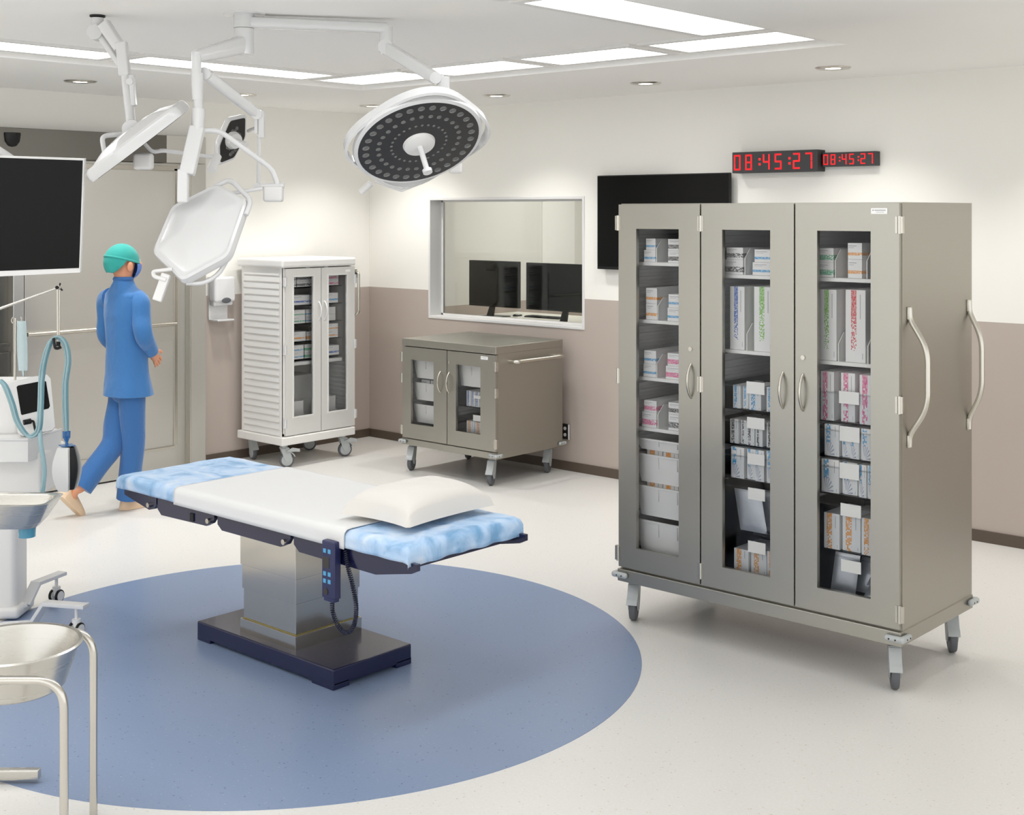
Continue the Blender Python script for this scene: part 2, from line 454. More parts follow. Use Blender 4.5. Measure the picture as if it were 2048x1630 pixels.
# ring of light panels in the recessed ceiling
def light_panel(x0, x1, y0, y1, label, group=None):
    p = thing('ceiling_light_panel', label, 'ceiling light', ((x0+x1)/2, (y0+y1)/2, ZT), group); fr = .045
    m = MB()
    m.box(x0-fr, x1+fr, y0-fr, y0, ZT-.014, ZT); m.box(x0-fr, x1+fr, y1, y1+fr, ZT-.014, ZT)
    m.box(x0-fr, x0, y0, y1, ZT-.014, ZT); m.box(x1, x1+fr, y0, y1, ZT-.014, ZT)
    m.build('frame', 'white_powder', p)
    m = MB(); m.box(x0, x1, y0, y1, ZT-.006, ZT); m.build('diffuser', 'lightpanel', p)
BK = ['first from the left corner', 'second from the left corner', 'third from the left corner', 'at the far right corner']
for i, x in enumerate((1.82, 2.70, 3.60, 4.50)):
    light_panel(x, x+.76, -2.06, -1.69, 'white light panel in the back row of the ceiling ring, ' + BK[i])
OFFL = 'white ceiling light panel on the near side of the ring, out of view'
for i, y in enumerate((-3.53, -5.0, -6.47)):
    light_panel(1.81, 2.12, y, y+1.33, ['white light panel of the left row behind the white column of the surgical lights',
        'white light panel of the left row at the left edge of the photo', OFFL][i], 'near ceiling panels' if i == 2 else None)
    light_panel(4.93, 5.28, y, y+1.33, ['big white light panel at the top right of the ceiling ring', OFFL, OFFL][i], None if i == 0 else 'near ceiling panels')
for x in (1.82, 2.70, 3.60, 4.50): light_panel(x, x+.76, -6.99, -6.62, OFFL, 'near ceiling panels')

# recessed downlights
def downlight(x, y, label, group=None, power=1.0):
    p = thing('recessed_downlight', label, 'ceiling light', (x, y, ZC), group)
    m = MB(); m.lathe([(.046, -.001), (.046, -.006), (.062, -.010), (.096, -.008), (.105, -.0005), (.046, -.0005)], (x, y, ZC), 32); m.build('trim_ring', 'brushed_steel', p, True)
    m = MB(); m.lathe([(.001, -.004), (.044, -.004), (.044, -.001), (.001, -.001)], (x, y, ZC), 24); m.build('lens', 'downlight_glow', p)
    l = bpy.data.lights.new('spot', 'SPOT'); l.energy = SPOT_W*power; l.spot_size = math.radians(112); l.spot_blend = .7; l.color = (1, .985, .955); l.shadow_soft_size = .05
    o = bpy.data.objects.new('spot', l); COL.objects.link(o); o.location = (x, y, ZC-.02)
DL = [(.79, -3.20, 'recessed downlight above the sliding door'), (.78, -1.92, 'recessed downlight half hidden by the spring arm, above the left wall'),
      (.74, -.63, 'recessed downlight at the far corner of the room'), (2.10, -.64, 'recessed downlight just right of the round surgical light'),
      (3.44, -.64, 'recessed downlight above the wall screen'), (4.80, -.64, 'recessed downlight above the small red digital clock')]
for d in DL: downlight(*d, power=1.45 if d[0] < 1 else 1.0)
for x, y in ((6.15, -.64), (7.5, -.64), (8.85, -.64), (.79, -4.5), (.79, -5.8), (6.15, -8.2), (8.6, -8.2), (3.5, -8.2), (9.6, -4.5)):
    downlight(x, y, 'recessed downlight outside the view of the photo', 'downlights out of view', 1.45 if x < 1 else 1.0)

# sliding door on the left wall
d = MB(); d.box(.03, .075, -3.21, -1.995, .012, 2.321, .004); d = struct(d.build('door_1', 'door_steel'))
m = MB(); m.box(.075, .082, -3.21, -2.02, .012, .185, .002); m.build('kick_plate', 'door_steel', d)
m = MB(); m.box(.075, .079, -3.21, -2.02, .985, 1.09, .001); m.build('rail_plate', 'door_steel', d)
m = MB(); m.tube([(.115, -3.21, 1.115), (.115, -2.03, 1.115)], .014, 14); m.cyl((.07, -3.1, 1.115), (.115, -3.1, 1.115), .009); m.cyl((.07, -2.1, 1.115), (.115, -2.1, 1.115), .009); m.build('rail', 'handle_steel', d, True)
m = MB(); m.box(.082, .088, -3.21, -2.02, .18, .196, .002); m.build('kick_strip', 'handle_steel', d)
m = MB(); m.box(.075, .086, -2.03, -2.0, .2, 2.28, .002); m.box(.075, .086, -3.21, -2.0, 2.262, 2.30, .002); m.build('edge_trim', 'handle_steel', d)
f = MB(); f.box(0, .105, -1.90, -1.76, 0, 2.32, .003); f.box(0, .05, -1.992, -1.90, 0, 2.32, .002); f = struct(f.build('trim_1', 'door_steel'))
m = MB(); m.box(.05, .112, -1.908, -1.898, 0, 2.32, .002); m.build('edge_strip', 'handle_steel', f)
h = MB(); h.box(0, .125, -4.9, -2.12, 2.322, 2.525, .003); h = struct(h.build('trim_2', 'darkened_steel'))  # header run with its dark reflection painted in as colour
h = MB(); h.box(0, .126, -2.12, -1.775, 2.321, 2.526, .003); h = struct(h.build('trim_5', 'door_steel'))  # end of the same header, kept light where no dark reflection is painted
s = MB(); s.lathe([(.001, -.115), (.05, -.105), (.085, -.07), (.095, -.02), (.095, 0), (.001, 0)], seg=32, M=Matrix.Translation((.12, -3.325, 2.49)) @ Matrix.Diagonal((.5, .62, .85, 1)))
tag(s.build('door_sensor', 'black_plastic', smooth=True), 'small black sensor dome on the steel header over the door', 'sensor')
g = MB(); g.box(.02, .10, -3.305, -3.226, .01, 2.32, .004); struct(g.build('trim_3', 'door_steel'))
g = MB(); g.box(.012, .03, -4.9, -3.305, .01, 2.32); g.box(.03, .06, -4.9, -3.306, .86, 1.0, .003); g.box(.03, .05, -4.9, -3.306, 1.04, 1.062, .003); struct(g.build('trim_4', 'darkened_steel'))
# ================================================================== cabinets
class Front:
    """a vertical front: a runs along it, o outwards from it"""
    def __init__(s, axis, plane): s.axis = axis; s.p = plane
    def box(s, mb, a0, a1, o0, o1, z0, z1, bev=0.0):
        if s.axis == 'y': mb.box(a0, a1, s.p-o1, s.p-o0, z0, z1, bev)
        else: mb.box(s.p+o0, s.p+o1, a0, a1, z0, z1, bev)
    def pt(s, a, o, z): return Vector((a, s.p-o, z)) if s.axis == 'y' else Vector((s.p+o, a, z))
    def px(s, u, v):
        if s.axis == 'y': q = at_y(u, v, s.p); return q.x, q.z
        q = at_x(u, v, s.p); return q.y, q.z

def glazed_door(fr, parent, a0, a1, z0, z1, wa0, wa1, wz0, wz1, mat, handle_a, hz, hinge_a, hinge_z, lock=None, bead=None, label=None, th=.022, hmat='handle_steel'):
    m = MB()
    fr.box(m, a0, wa0, 0, th, z0, z1); fr.box(m, wa1, a1, 0, th, z0, z1)
    fr.box(m, wa0, wa1, 0, th, z0, wz0, .0); fr.box(m, wa0, wa1, 0, th, wz1, z1, .0)
    d = m.build('door', mat, parent)
    m = MB(); fr.box(m, wa0, wa1, .006, .010, wz0, wz1); m.build('pane', 'door_glass', d)
    if bead:
        m = MB(); b = .011
        fr.box(m, wa0-b, wa0, th, th+.003, wz0-b, wz1+b); fr.box(m, wa1, wa1+b, th, th+.003, wz0-b, wz1+b)
        fr.box(m, wa0, wa1, th, th+.003, wz0-b, wz0); fr.box(m, wa0, wa1, th, th+.003, wz1, wz1+b); m.build('window_bead', bead, d)
    m = MB(); n = 14
    m.tube([fr.pt(handle_a, th + .034*math.sin(PI*i/n)**.7 - .001, hz[0]+(hz[1]-hz[0])*i/n) for i in range(n+1)], .0062, 10)
    m.build('handle', hmat, d, True)
    for z in hinge_z:
        m = MB(); m.cyl(fr.pt(hinge_a, th, z-.036), fr.pt(hinge_a, th, z+.036), .0075, seg=12)
        fr.box(m, hinge_a-.016, hinge_a+.016, th*.4, th+.002, z-.034, z+.034)
        m.build('hinge', hmat, d, True)
    if lock:
        m = MB(); m.cyl(fr.pt(lock[0], th-.002, lock[1]), fr.pt(lock[0], th+.005, lock[1]), .010, seg=20); m.build('lock', hmat, d, True)
    return d

def name_plate(fr, door_, a, z, wd, ht, o):
    m = MB(); fr.box(m, a-wd/2, a+wd/2, o, o+.002, z-ht/2, z+ht/2, .0006)
    p = m.build('name_plate', 'card_white', door_)
    return p
def plate_print(fr, parent, a, z, wd, ht, o):
    m = MB(); fr.box(m, a-wd*.40, a-wd*.34, o+.002, o+.0026, z+ht*.02, z+ht*.26)
    fr.box(m, a-wd*.28, a+wd*.40, o+.002, o+.0026, z+ht*.07, z+ht*.20); fr.box(m, a-wd*.18, a+wd*.30, o+.002, o+.0026, z-ht*.22, z-ht*.16)
    m.build('print', 'text_grey', parent)

def caster(parent, x, y, ztop, roll, R, wd, style='steel'):
    """fork, cover and wheel under a base at ztop; roll = direction of rolling"""
    d = Vector((roll[0], roll[1], 0)).normalized(); a = Vector((-d.y, d.x, 0)); off = d*.022
    c = Vector((x, y, R)); top = Vector((x, y, ztop)) + (-off)
    m = MB()
    m.cyl(top+Vector((0, 0, -.012)), top, .030, seg=20); m.cyl(top+Vector((0, 0, -.024)), top+Vector((0, 0, -.012)), .022, .028, seg=20)
    zt = ztop-.020
    for sgn in (-1, 1):
        off2 = a*(sgn*(wd/2+.002))
        pts = [Vector((top.x, top.y, zt))-d*.030, Vector((top.x, top.y, zt))+d*.030, c+d*(R*.62)+UP*(R*.55), c+d*.012-UP*.012, c-d*.012-UP*.012, c-d*.030+UP*(R*.5)]
        m.prism([p+off2 for p in pts], a*(sgn*.006))
    m.obox(Vector((top.x, top.y, zt-.006)), d, a, UP, .060, wd+.016, .014, .004)
    k = m.build('caster', 'cool_grey_plastic', parent, 30)
    m = MB(); n = 8                                    # hood over the wheel, on the leading side
    outer = [c + d*((R+.012)*math.cos(math.radians(t))) + UP*((R+.012)*math.sin(math.radians(t))) for t in (22, 34, 46, 58)]
    hoodz = zt-.004
    outer += [Vector((top.x, top.y, hoodz))+d*.036, Vector((top.x, top.y, hoodz))+d*.010]
    inner = [c + d*((R+.004)*math.cos(math.radians(t))) + UP*((R+.004)*math.sin(math.radians(t))) for t in (80, 60, 40, 22)]
    m.prism([q - a*(wd/2+.0085) for q in outer + inner], a*(wd+.017))
    m.build('wheel_cover', 'cool_grey_plastic', k, 30)
    m = MB(); M = Matrix.Translation(c) @ a.to_track_quat('Z', 'Y').to_matrix().to_4x4(); h = wd/2
    m.lathe([(.012, -h+.002), (R*.70, -h+.002), (R*.78, -h), (R*.93, -h+.002), (R, -h*.5), (R, h*.5), (R*.93, h-.002), (R*.78, h), (R*.70, h-.002), (.012, h-.002)], seg=32, M=M, cap=True)
    wh = m.build('wheel', 'tyre_grey', k, 35)
    if style == 'disc':
        m = MB()
        for sg in (-1, 1):
            m.lathe([(.001, sg*(h+.004)), (R*.70, sg*(h+.003)), (R*.76, sg*(h+.0005)), (.001, sg*(h-.004))], seg=32, M=M)
        m.build('hub_cap', 'cool_grey_plastic', k, 35)
    return k
def bumper(parent, x, y, z, sx, sy, L=.062, r=.017):
    """corner bumper, arms run away from the corner; sx, sy point outwards"""
    m = MB(); c = Vector((x+sx*.010, y+sy*.010, z))
    for e in (Vector((-sx*L, 0, 0)), Vector((0, -sy*L, 0))):
        m.tube([c, c+e*.5, c+e], r*.82, 12); m.sph(c+e, r*.82, seg=12)
    m.sph(c, r*.86, seg=14); k = m.build('bumper', 'cool_grey_plastic', parent, 50)
    for q, nr in ((c+Vector((-sx*.022, sy*r*.8, 0)), Vector((0, sy, 0))), (c+Vector((-sx*.05, sy*r*.8, 0)), Vector((0, sy, 0))), (c+Vector((sx*r*.8, -sy*.022, 0)), Vector((sx, 0, 0))), (c+Vector((sx*r*.8, -sy*.05, 0)), Vector((sx, 0, 0)))):
        m = MB(); m.cyl(q-nr*.004, q+nr*.0012, .0035, seg=10); m.build('screw', 'dark_slot', k)
def runners(parent, fr, a, dirn, depth0, depth1, z0, z1, pitch=.034, w_=.016):
    """ribbed liner that carries shelves and baskets; pattern of one part"""
    m = MB(); z = z0
    fr.box(m, min(a, a+dirn*.004), max(a, a+dirn*.004), -depth1, -depth0, z0-.01, z1+.01)
    while z < z1-.02:
        fr.box(m, min(a, a+dirn*w_), max(a, a+dirn*w_), -depth1, -depth0, z, z+pitch*.52, .003); z += pitch
    return m.build('shelf_runner', 'liner_white', parent)

# ---- contents helpers (front planes given as Front objects)
def carton(fr, a0, a1, z0, z1, dep, color, kind, label, group=None):
    m = MB(); fr.box(m, a0, a1, -dep, 0, z0, z1, .0012)
    mt = 'plain_carton' if color is None else carton_mat(color, kind, fr.axis)
    return tag(m.build('carton', mt), label, 'box', group)
def shelf_part(parent, fr, a0, a1, z, dep, lip=.016, mat='bin_white', dividers=()):
    m = MB(); fr.box(m, a0, a1, -dep, 0, z-lip, z, .002); k = m.build('shelf', mat, parent)
    for a, h in dividers:
        m = MB(); q = [fr.pt(a, -.004, z), fr.pt(a, -.004, z+h*.62), fr.pt(a, -.05, z+h), fr.pt(a, -dep*.8, z+h), fr.pt(a, -dep*.8, z)]
        m.prism(q, Vector((.004, 0, 0)) if fr.axis == 'y' else Vector((0, .004, 0))); m.build('divider', 'bin_white', k)
    return k
def storage_bin(fr, a0, a1, z0, z1, dep, label, taper=.03, group=None):
    m = MB()
    def ring(t, z): return [fr.pt(a0+t, -t*.6, z), fr.pt(a1-t, -t*.6, z), fr.pt(a1-t, -dep+t*.6, z), fr.pt(a0+t, -dep+t*.6, z)]
    R = [ring(taper+.003, z0+.003), ring(.007, z1-.004), ring(-.004, z1-.004), ring(-.004, z1+.004), ring(.004, z1+.004), ring(.004, z1-.008), ring(.004, z1), ring(taper, z0)]
    R = [ring(taper+.004, z0+.004), ring(.010, z1), ring(-.006, z1), ring(-.006, z1-.008), ring(.004, z1-.008), ring(taper, z0)]
    V = [[m.b.verts.new(p) for p in r] for r in R]
    for i in range(len(V)-1):
        for k in range(4): m.b.faces.new((V[i][k], V[i][(k+1) % 4], V[i+1][(k+1) % 4], V[i+1][k]))
    m.b.faces.new(V[0]); m.b.faces.new(V[-1])
    o = tag(m.build('storage_bin', 'bin_white'), label, 'storage bin', group)
    m = MB(); h = z1-z0
    for t in (.36, .64): m = MB(); a = a0+(a1-a0)*t; fr.box(m, a-.0018, a+.0018, -.012, .001, z1-.012-h*.38, z1-.010); m.build('label_clip', 'liner_white', o)
    return o
def clear_basket(fr, a0, a1, z0, ht, dep, card, label, group=None):
    k = thing('clear_basket', label, 'basket', fr.pt((a0+a1)/2, -dep/2, z0), group); t = .003
    m = MB(); fr.box(m, a0, a1, -dep, 0, z0-.004, z0); fr.box(m, a0, a0+t, -dep, 0, z0, z0+ht); fr.box(m, a1-t, a1, -dep, 0, z0, z0+ht)
    fr.box(m, a0+t, a1-t, -t, 0, z0, z0+ht); fr.box(m, a0+t, a1-t, -dep, -dep+t, z0, z0+ht); m.build('shell', 'acrylic', k)
    m = MB(); fr.box(m, a0-.012, a1+.012, -dep, .0, z0+ht, z0+ht+.004); fr.box(m, a0+.01, a1-.01, -dep+.01, -.012, z0+ht-.001, z0+ht+.005) if False else None
    m.b.free(); m = MB(); fr.box(m, a0-.004, a0+t, -dep, 0, z0+ht, z0+ht+.005); fr.box(m, a1-t, a1+.004, -dep, 0, z0+ht, z0+ht+.005); fr.box(m, a0+t, a1-t, -.005, .002, z0+ht, z0+ht+.005)
    m.build('rim', 'acrylic', k)
    if card:
        m = MB(); fr.box(m, card[0], card[1], .003, .0045, card[2], card[3]); m.build('label_card', 'card_white', k)
    return k

# ------------------------------------------------------------------ tall three-door steel cabinet
TY, TB = -2.618, -1.93           # plane behind the doors, back
X0, X1, ZB0, ZB1, ZTOP = 4.745, 6.17, .195, .254, 1.992
tall = thing('supply_cabinet', 'tall three door steel supply cabinet on casters standing by the right wall', 'cabinet', ((X0+X1)/2, (TY+TB)/2, 0))
m = MB(); t = .018
m.box(X0, X0+t, TY, TB, ZB1, ZTOP); m.box(X1-t, X1, TY, TB, ZB1, ZTOP); m.box(X0+t, X1-t, TB-t, TB, ZB1, ZTOP)
m.box(X0+t, X1-t, TY, TB-t, ZTOP-t, ZTOP); m.box(X0+t, X1-t, TY, TB-t, ZB1, ZB1+.05)
for xp in (5.21, 5.69): m.box(xp-.012, xp+.012, TY+.004, TB-t, ZB1+.05, ZTOP-t)
body = m.build('body', 'champagne_steel', tall)
m = MB(); m.box(X0+t, X1-t, TB-t-.003, TB-t, ZB1+.05, ZTOP-t); m.build('back_shade_sheet', 'interior_shade_grey', body)  # thin sheet that paints the shade on the cabinet's inner back
m = MB(); m.box(X0-.004, X1+.004, TY-.026, TB+.004, ZB0, ZB1, .003); m.build('base', 'champagne_steel', tall)
FT = Front('y', TY)
WZ = (.364, 1.873); HZ = (1.90, 1.172, .326)
dd = []
dd.append(glazed_door(FT, tall, 4.745, 5.207, .264, 1.988, 4.849, 5.091, *WZ, 'champagne_steel', 5.160, (1.105, 1.26), 4.741, HZ, (5.157, 1.328)))
dd.append(glazed_door(FT, tall, 5.214, 5.687, .264, 1.988, 5.326, 5.571, *WZ, 'champagne_steel', 5.635, (1.107, 1.26), 5.210, HZ))
dd.append(glazed_door(FT, tall, 5.694, 6.166, .264, 1.988, 5.798, 6.042, *WZ, 'champagne_steel', 5.732, (1.106, 1.26), 6.166, HZ, (5.732, 1.332)))
plate_print(FT, name_plate(FT, dd[2], 6.080, 1.956, .072, .024, .022), 6.080, 1.956, .072, .024, .022)
for yh, off in ((-2.565, .082), (-1.972, .062)):
    m = MB(); zz0, zz1 = .995, 1.562; e = X1+.001
    p = fillet([(e+.004, yh, zz1), (e+.006, yh, zz1-.05), (e+off, yh, zz1-.165), (e+off, yh, zz0+.165), (e+.006, yh, zz0+.05), (e+.004, yh, zz0)], .06, 7)
    m.tube(p, .0115, 12)
    for zq in (zz0+.022, zz1-.022): m.box(e-.001, e+.008, yh-.016, yh+.016, zq-.026, zq+.026, .003)
    hd = m.build('push_handle', 'handle_steel', tall, True)
    for zq in (zz0+.022, zz1-.022): m = MB(); m.cyl((e+.007, yh+.006, zq), (e+.0125, yh+.006, zq), .005, seg=12); m.build('screw', 'dark_slot', hd)
for cx_, cy_, rl in ((6.118, -2.58, (.53, -.87)), (4.785, -2.572, (.455, -.936)), (6.105, -1.99, (.56, -.84)), (4.80, -1.99, (.9, .3))): caster(tall, cx_, cy_, ZB0, rl, .060, .034)
for sx, sy in ((1, -1), (-1, -1), (1, 1), (-1, 1)): bumper(tall, X1+.004 if sx > 0 else X0-.004, TY-.026 if sy < 0 else TB+.004, .228, sx, sy)
BAYS = [(4.763, 5.198), (5.222, 5.678), (5.702, 6.152)]
for a0, a1 in BAYS:
    runners(tall, FT, a0, 1, .02, .64, .33, 1.92); runners(tall, FT, a1, -1, .02, .64, .33, 1.92)
BN = ['left', 'middle', 'right']
FC = Front('y', -2.572)          # front edge of shelves
FB = Front('y', -2.566)          # fronts of the cartons
def stack(fr, zs, rows, dep, group):
    """rows from the bottom up: (u0, u1, v_top, colour, kind, label)"""
    z = zs
    for (u0, u1, vt, c, kd, lb) in rows:
        a0, _ = fr.px(u0, vt); a1, zt = fr.px(u1, vt)
        am = fr.px((u0+u1)/2, vt)[1]
        carton(fr, a0, a1, z+.0006, am, dep, c, kd, lb, group); z = am
def shelf_t(bay, z, divs):
    a0, a1 = BAYS[bay]
    shelf_part(tall, FC, a0+.002, a1-.002, z, .54, .017, dividers=[(FC.px(u, 600)[0], h) for u, h in divs])
G1 = 'cartons in the left bay of the tall cabinet'; G2 = 'cartons in the middle bay of the tall cabinet'; G3 = 'cartons in the right bay of the tall cabinet'
LB = ' left-bay shelf of the tall cabinet'
shelf_t(0, 1.715, [(1311.5, .108)]); shelf_t(0, 1.441, [(1314, .108)]); shelf_t(0, 1.169, [(1312, .108)]); shelf_t(0, .930, [(1314, .108)])
stack(FB, 1.715, [(1288, 1311, 500, 'blue', 'S', 'lower blue striped carton on the top' + LB), (1292, 1311, 477, 'blue', 'S', 'upper blue striped carton on the top' + LB)], .22, G1)
stack(FB, 1.715, [(1336, 1372, 502, 'black', 'H', 'lower black patterned carton on the top' + LB), (1336, 1372, 478, 'black', 'H', 'upper black patterned carton on the top' + LB)], .24, G1)
stack(FB, 1.441, [(1292, 1314, 607, 'orange', 'S', 'lower orange striped carton on the second' + LB), (1292, 1314, 576, 'orange', 'S', 'upper orange striped carton on the second' + LB)], .30, G1)
stack(FB, 1.441, [(1335, 1372, 616, 'blue', 'S', 'lower white carton with blue stripe on the second' + LB), (1337, 1372, 589, 'blue', 'S', 'upper white carton with blue stripe on the second' + LB)], .26, G1)
stack(FB, 1.169, [(1286.5, 1312, 728, 'blue', 'S', 'lower blue striped carton on the third' + LB), (1288, 1312, 701, 'blue', 'S', 'upper blue striped carton on the third' + LB)], .36, G1)
stack(FB, 1.169, [(1331.5, 1372, 733, 'pink', 'H', 'lower pink patterned carton on the third' + LB), (1335, 1372, 707, 'pink', 'H', 'upper pink patterned carton on the third' + LB)], .25, G1)
stack(FB, .930, [(1284, 1313, 824, 'pink', 'H', 'lower pink patterned carton on the fourth' + LB), (1288, 1313, 801, 'pink', 'H', 'upper pink patterned carton on the fourth' + LB)], .27, G1)
stack(FB, .930, [(1337, 1372, 830, 'black', 'H', 'lower black patterned carton on the fourth' + LB), (1337, 1372, 806, 'black', 'H', 'upper black patterned carton on the fourth' + LB)], .25, G1)
GB = 'white bins in the left bay of the tall cabinet'
BINS = ((.877, .822, 'shallow white bin, topmost of the four in the left bay of the tall cabinet'), (.803, .668, 'second white bin from the top in the left bay of the tall cabinet'),
        (.652, .509, 'third white bin from the top in the left bay of the tall cabinet'), (.489, .335, 'lowest white bin in the left bay of the tall cabinet'))
for zt, zb, lb in BINS: storage_bin(FC, BAYS[0][0]+.027, BAYS[0][1]-.027, zb, zt, .5, lb, .028, GB)
FP = Front('y', -2.62+.085)
for q, (zb, zt, bn) in enumerate(((.700, .823, 'second'), (.548, .673, 'third'))):
    for i, (x0, x1) in enumerate(((4.835, 4.925), (4.93, 5.015), (5.02, 5.10))):
        carton(FP, x0, x1, zb, zt-(.004*(i % 2)), .16, 'orange', 'V', ['left', 'middle', 'right'][i] + ' orange carton peeking over the rim of the %s white bin' % bn, 'orange cartons in the bins')
# middle bay
LM = ' middle-bay shelf of the tall cabinet'
shelf_t(1, 1.671, [(1488, .12)]); shelf_t(1, 1.333, [(1492, .12)])
stack(FB, 1.671, [(1450, 1486, 519, 'black', 'H', 'lower black patterned carton on the top' + LM), (1453, 1486, 495, 'black', 'H', 'upper black patterned carton on the top' + LM)], .16, G2)
stack(FB, 1.671, [(1505, 1550, 525, 'blue', 'S', 'lower blue striped carton on the top' + LM), (1509, 1550, 499, 'blue', 'S', 'upper blue striped carton on the top' + LM)], .22, G2)
stack(FB, 1.333, [(1460, 1489, 573, 'royal', 'T', 'tall white box with royal blue squares in the middle bay')], .26, G2)
stack(FB, 1.333, [(1508, 1546, 574, 'lime', 'T', 'tall white box with green squares in the middle bay')], .26, G2)
# right bay
LR = ' right-bay shelf of the tall cabinet'
shelf_t(2, 1.673, [(1669, .12), (1732, .12)]); shelf_t(2, 1.319, [(1675, .12), (1734, .12)])
stack(FB, 1.673, [(1637, 1667, 525, 'green', 'H', 'lower green banded carton on the top' + LR), (1637, 1667, 496, 'green', 'H', 'upper green banded carton on the top' + LR)], .20, G3)
stack(FB, 1.673, [(1695.5, 1724, 519, 'orange', 'S', 'lower orange striped carton on the top' + LR), (1695.5, 1724, 486, 'orange', 'S', 'upper orange striped carton on the top' + LR)], .20, G3)
stack(FB, 1.319, [(1639, 1673, 579, 'lime', 'T', 'tall white box with green squares in the right bay')], .26, G3)
stack(FB, 1.319, [(1691, 1731, 580, 'red', 'T', 'tall white box with red squares in the right bay')], .26, G3)
# clear baskets with their cartons: bay, z, basket height, card (u0,u1,v0,v1), row of (u0,u1,v_top)
def basket_row(bay, z, ht, card, color, kind, cells, what, dep=.26, grp=None):
    a0, a1 = BAYS[bay]; c0, cz1 = FC.px(card[0], card[2]); c1, cz0 = FC.px(card[1], card[3])
    clear_basket(FC, a0+.022, a1-.022, z, ht, .5, (c0, c1, cz0, cz1), 'clear basket of ' + what + ' in the %s bay of the tall cabinet' % BN[bay], 'clear baskets in the tall cabinet')
    for i, (u0, u1, vt) in enumerate(cells):
        x0, _ = FB.px(u0, vt); x1, zt = FB.px(u1, vt)
        x0 = max(x0, a0+.027); nth = ['first', 'second', 'third', 'fourth', 'fifth'][i]
        fr = Front('y', FB.p + .013*((i*7) % 3 == 1))
        carton(fr, x0, x1, z+.001, zt, dep, color, kind, '%s of the %s in the %s bay, from the left' % (nth, what, BN[bay]), grp)
basket_row(1, 1.069, .10, (1494, 1530, 762, 790), 'blue', 'V', [(1466, 1481, 771), (1483, 1494, 774), (1498, 1522, 774), (1533, 1552, 776)], 'upright blue striped cartons', .2, G2)
basket_row(1, .910, .10, (1495, 1530, 833, 860), 'black', 'V', [(1460, 1477, 839), (1479, 1490, 842), (1493, 1509, 845), (1511, 1525, 846), (1530, 1548, 848)], 'black patterned cartons', .2, G2)
basket_row(1, .755, .10, (1496, 1530, 905, 932), 'blue', 'G', [(1462, 1488, 896), (1491, 1507, 900), (1509, 1528, 902), (1533, 1552, 904)], 'blue glove cartons', .2, G2)
basket_row(1, .340, .16, (1497, 1532, 1080, 1110), 'orange', 'V', [(1468, 1497, 1101), (1499, 1530, 1104), (1534, 1556, 1106)], 'orange striped cartons', .22, G2)
basket_row(2, 1.063, .12, (1679, 1719, 781, 810), 'pink', 'V', [(1641, 1668, 744), (1679, 1707, 748), (1719, 1750, 752)], 'pink patterned cartons', .24, G3)
basket_row(2, .913, .11, (1680, 1720, 851, 886), 'blue', 'G', [(1649, 1678, 850), (1681, 1697, 856), (1699, 1718, 858), (1722, 1750, 860)], 'upper blue glove cartons', .2, G3)
basket_row(2, .756, .11, (1680, 1719, 924, 961), 'blue', 'G', [(1643, 1678, 921), (1682, 1712, 928), (1717, 1733, 931), (1735, 1752, 933)], 'lower blue glove cartons', .2, G3)
basket_row(2, .518, .19, (1682, 1723, 1005, 1037), 'orange', 'V', [(1648, 1679, 1029), (1682, 1718, 1034), (1723, 1752, 1040)], 'orange striped cartons', .22, G3)
def pouch(p0, p1, hgt, lean, th, label, grp):
    """sealed foil pouch leaning in a basket; p0, p1 the lower corners"""
    p0 = Vector(p0); p1 = Vector(p1); e = (p1-p0); up = Vector((lean[0], lean[1], 1)).normalized()*hgt; nrm = e.cross(up).normalized()
    m = MB()
    def fn(i, sgn):
        return lambda a, b: p0 + e*a + up*b + nrm*(sgn*th*(math.sin(PI*a)*math.sin(PI*b))**.5)
    m.grid(fn(0, 1), 12, 12); m.grid(fn(0, -1), 12, 12)
    bmesh.ops.remove_doubles(m.b, verts=m.b.verts, dist=1e-5)
    tag(m.build('foil_pouch', 'foil_pouch', smooth=60), label, 'pouch', grp)
GP = 'foil pouches in the tall cabinet'
a0, a1 = BAYS[1]; c0, cz1 = FC.px(1497, 974); c1, cz0 = FC.px(1531, 1003)
clear_basket(FC, a0+.022, a1-.022, .518, .20, .5, (c0, c1, cz0, cz1), 'clear basket of grey foil pouches in the middle bay of the tall cabinet', 'clear baskets in the tall cabinet')
pouch((5.368, -2.555, .524), (5.500, -2.545, .522), .185, (-.22, .06), .012, 'big grey foil pouch leaning in the middle bay basket', GP)
pouch((5.400, -2.50, .524), (5.54, -2.50, .522), .18, (-.1, .2), .012, 'grey foil pouch behind the big leaning one in the middle bay', GP)
for i in range(3): pouch((5.52, -2.555+.02*i, .524+.034*i), (5.64, -2.555+.02*i, .524+.034*i), .06, (0, 1.6), .010, ['lowest', 'middle', 'topmost'][i] + ' of the flat foil pouches stacked at right in the middle bay', GP)
a0, a1 = BAYS[2]; c0, cz1 = FC.px(1683, 1117); c1, cz0 = FC.px(1723, 1149)
clear_basket(FC, a0+.022, a1-.022, .335, .16, .5, (c0, c1, cz0, cz1), 'clear basket of grey foil pouches at the bottom of the right bay', 'clear baskets in the tall cabinet')
pouch((5.815, -2.555, .341), (5.925, -2.545, .339), .17, (.08, .12), .012, 'grey foil pouch leaning at left in the bottom basket, right bay', GP)
pouch((5.90, -2.50, .341), (6.00, -2.50, .339), .165, (.12, .22), .012, 'grey foil pouch standing behind in the bottom basket, right bay', GP)
for i in range(2): pouch((5.97, -2.555+.02*i, .345+.04*i), (6.09, -2.555+.02*i, .345+.04*i), .07, (0, 1.4), .010, ['lower', 'upper'][i] + ' flat foil pouch at right in the bottom basket, right bay', GP)

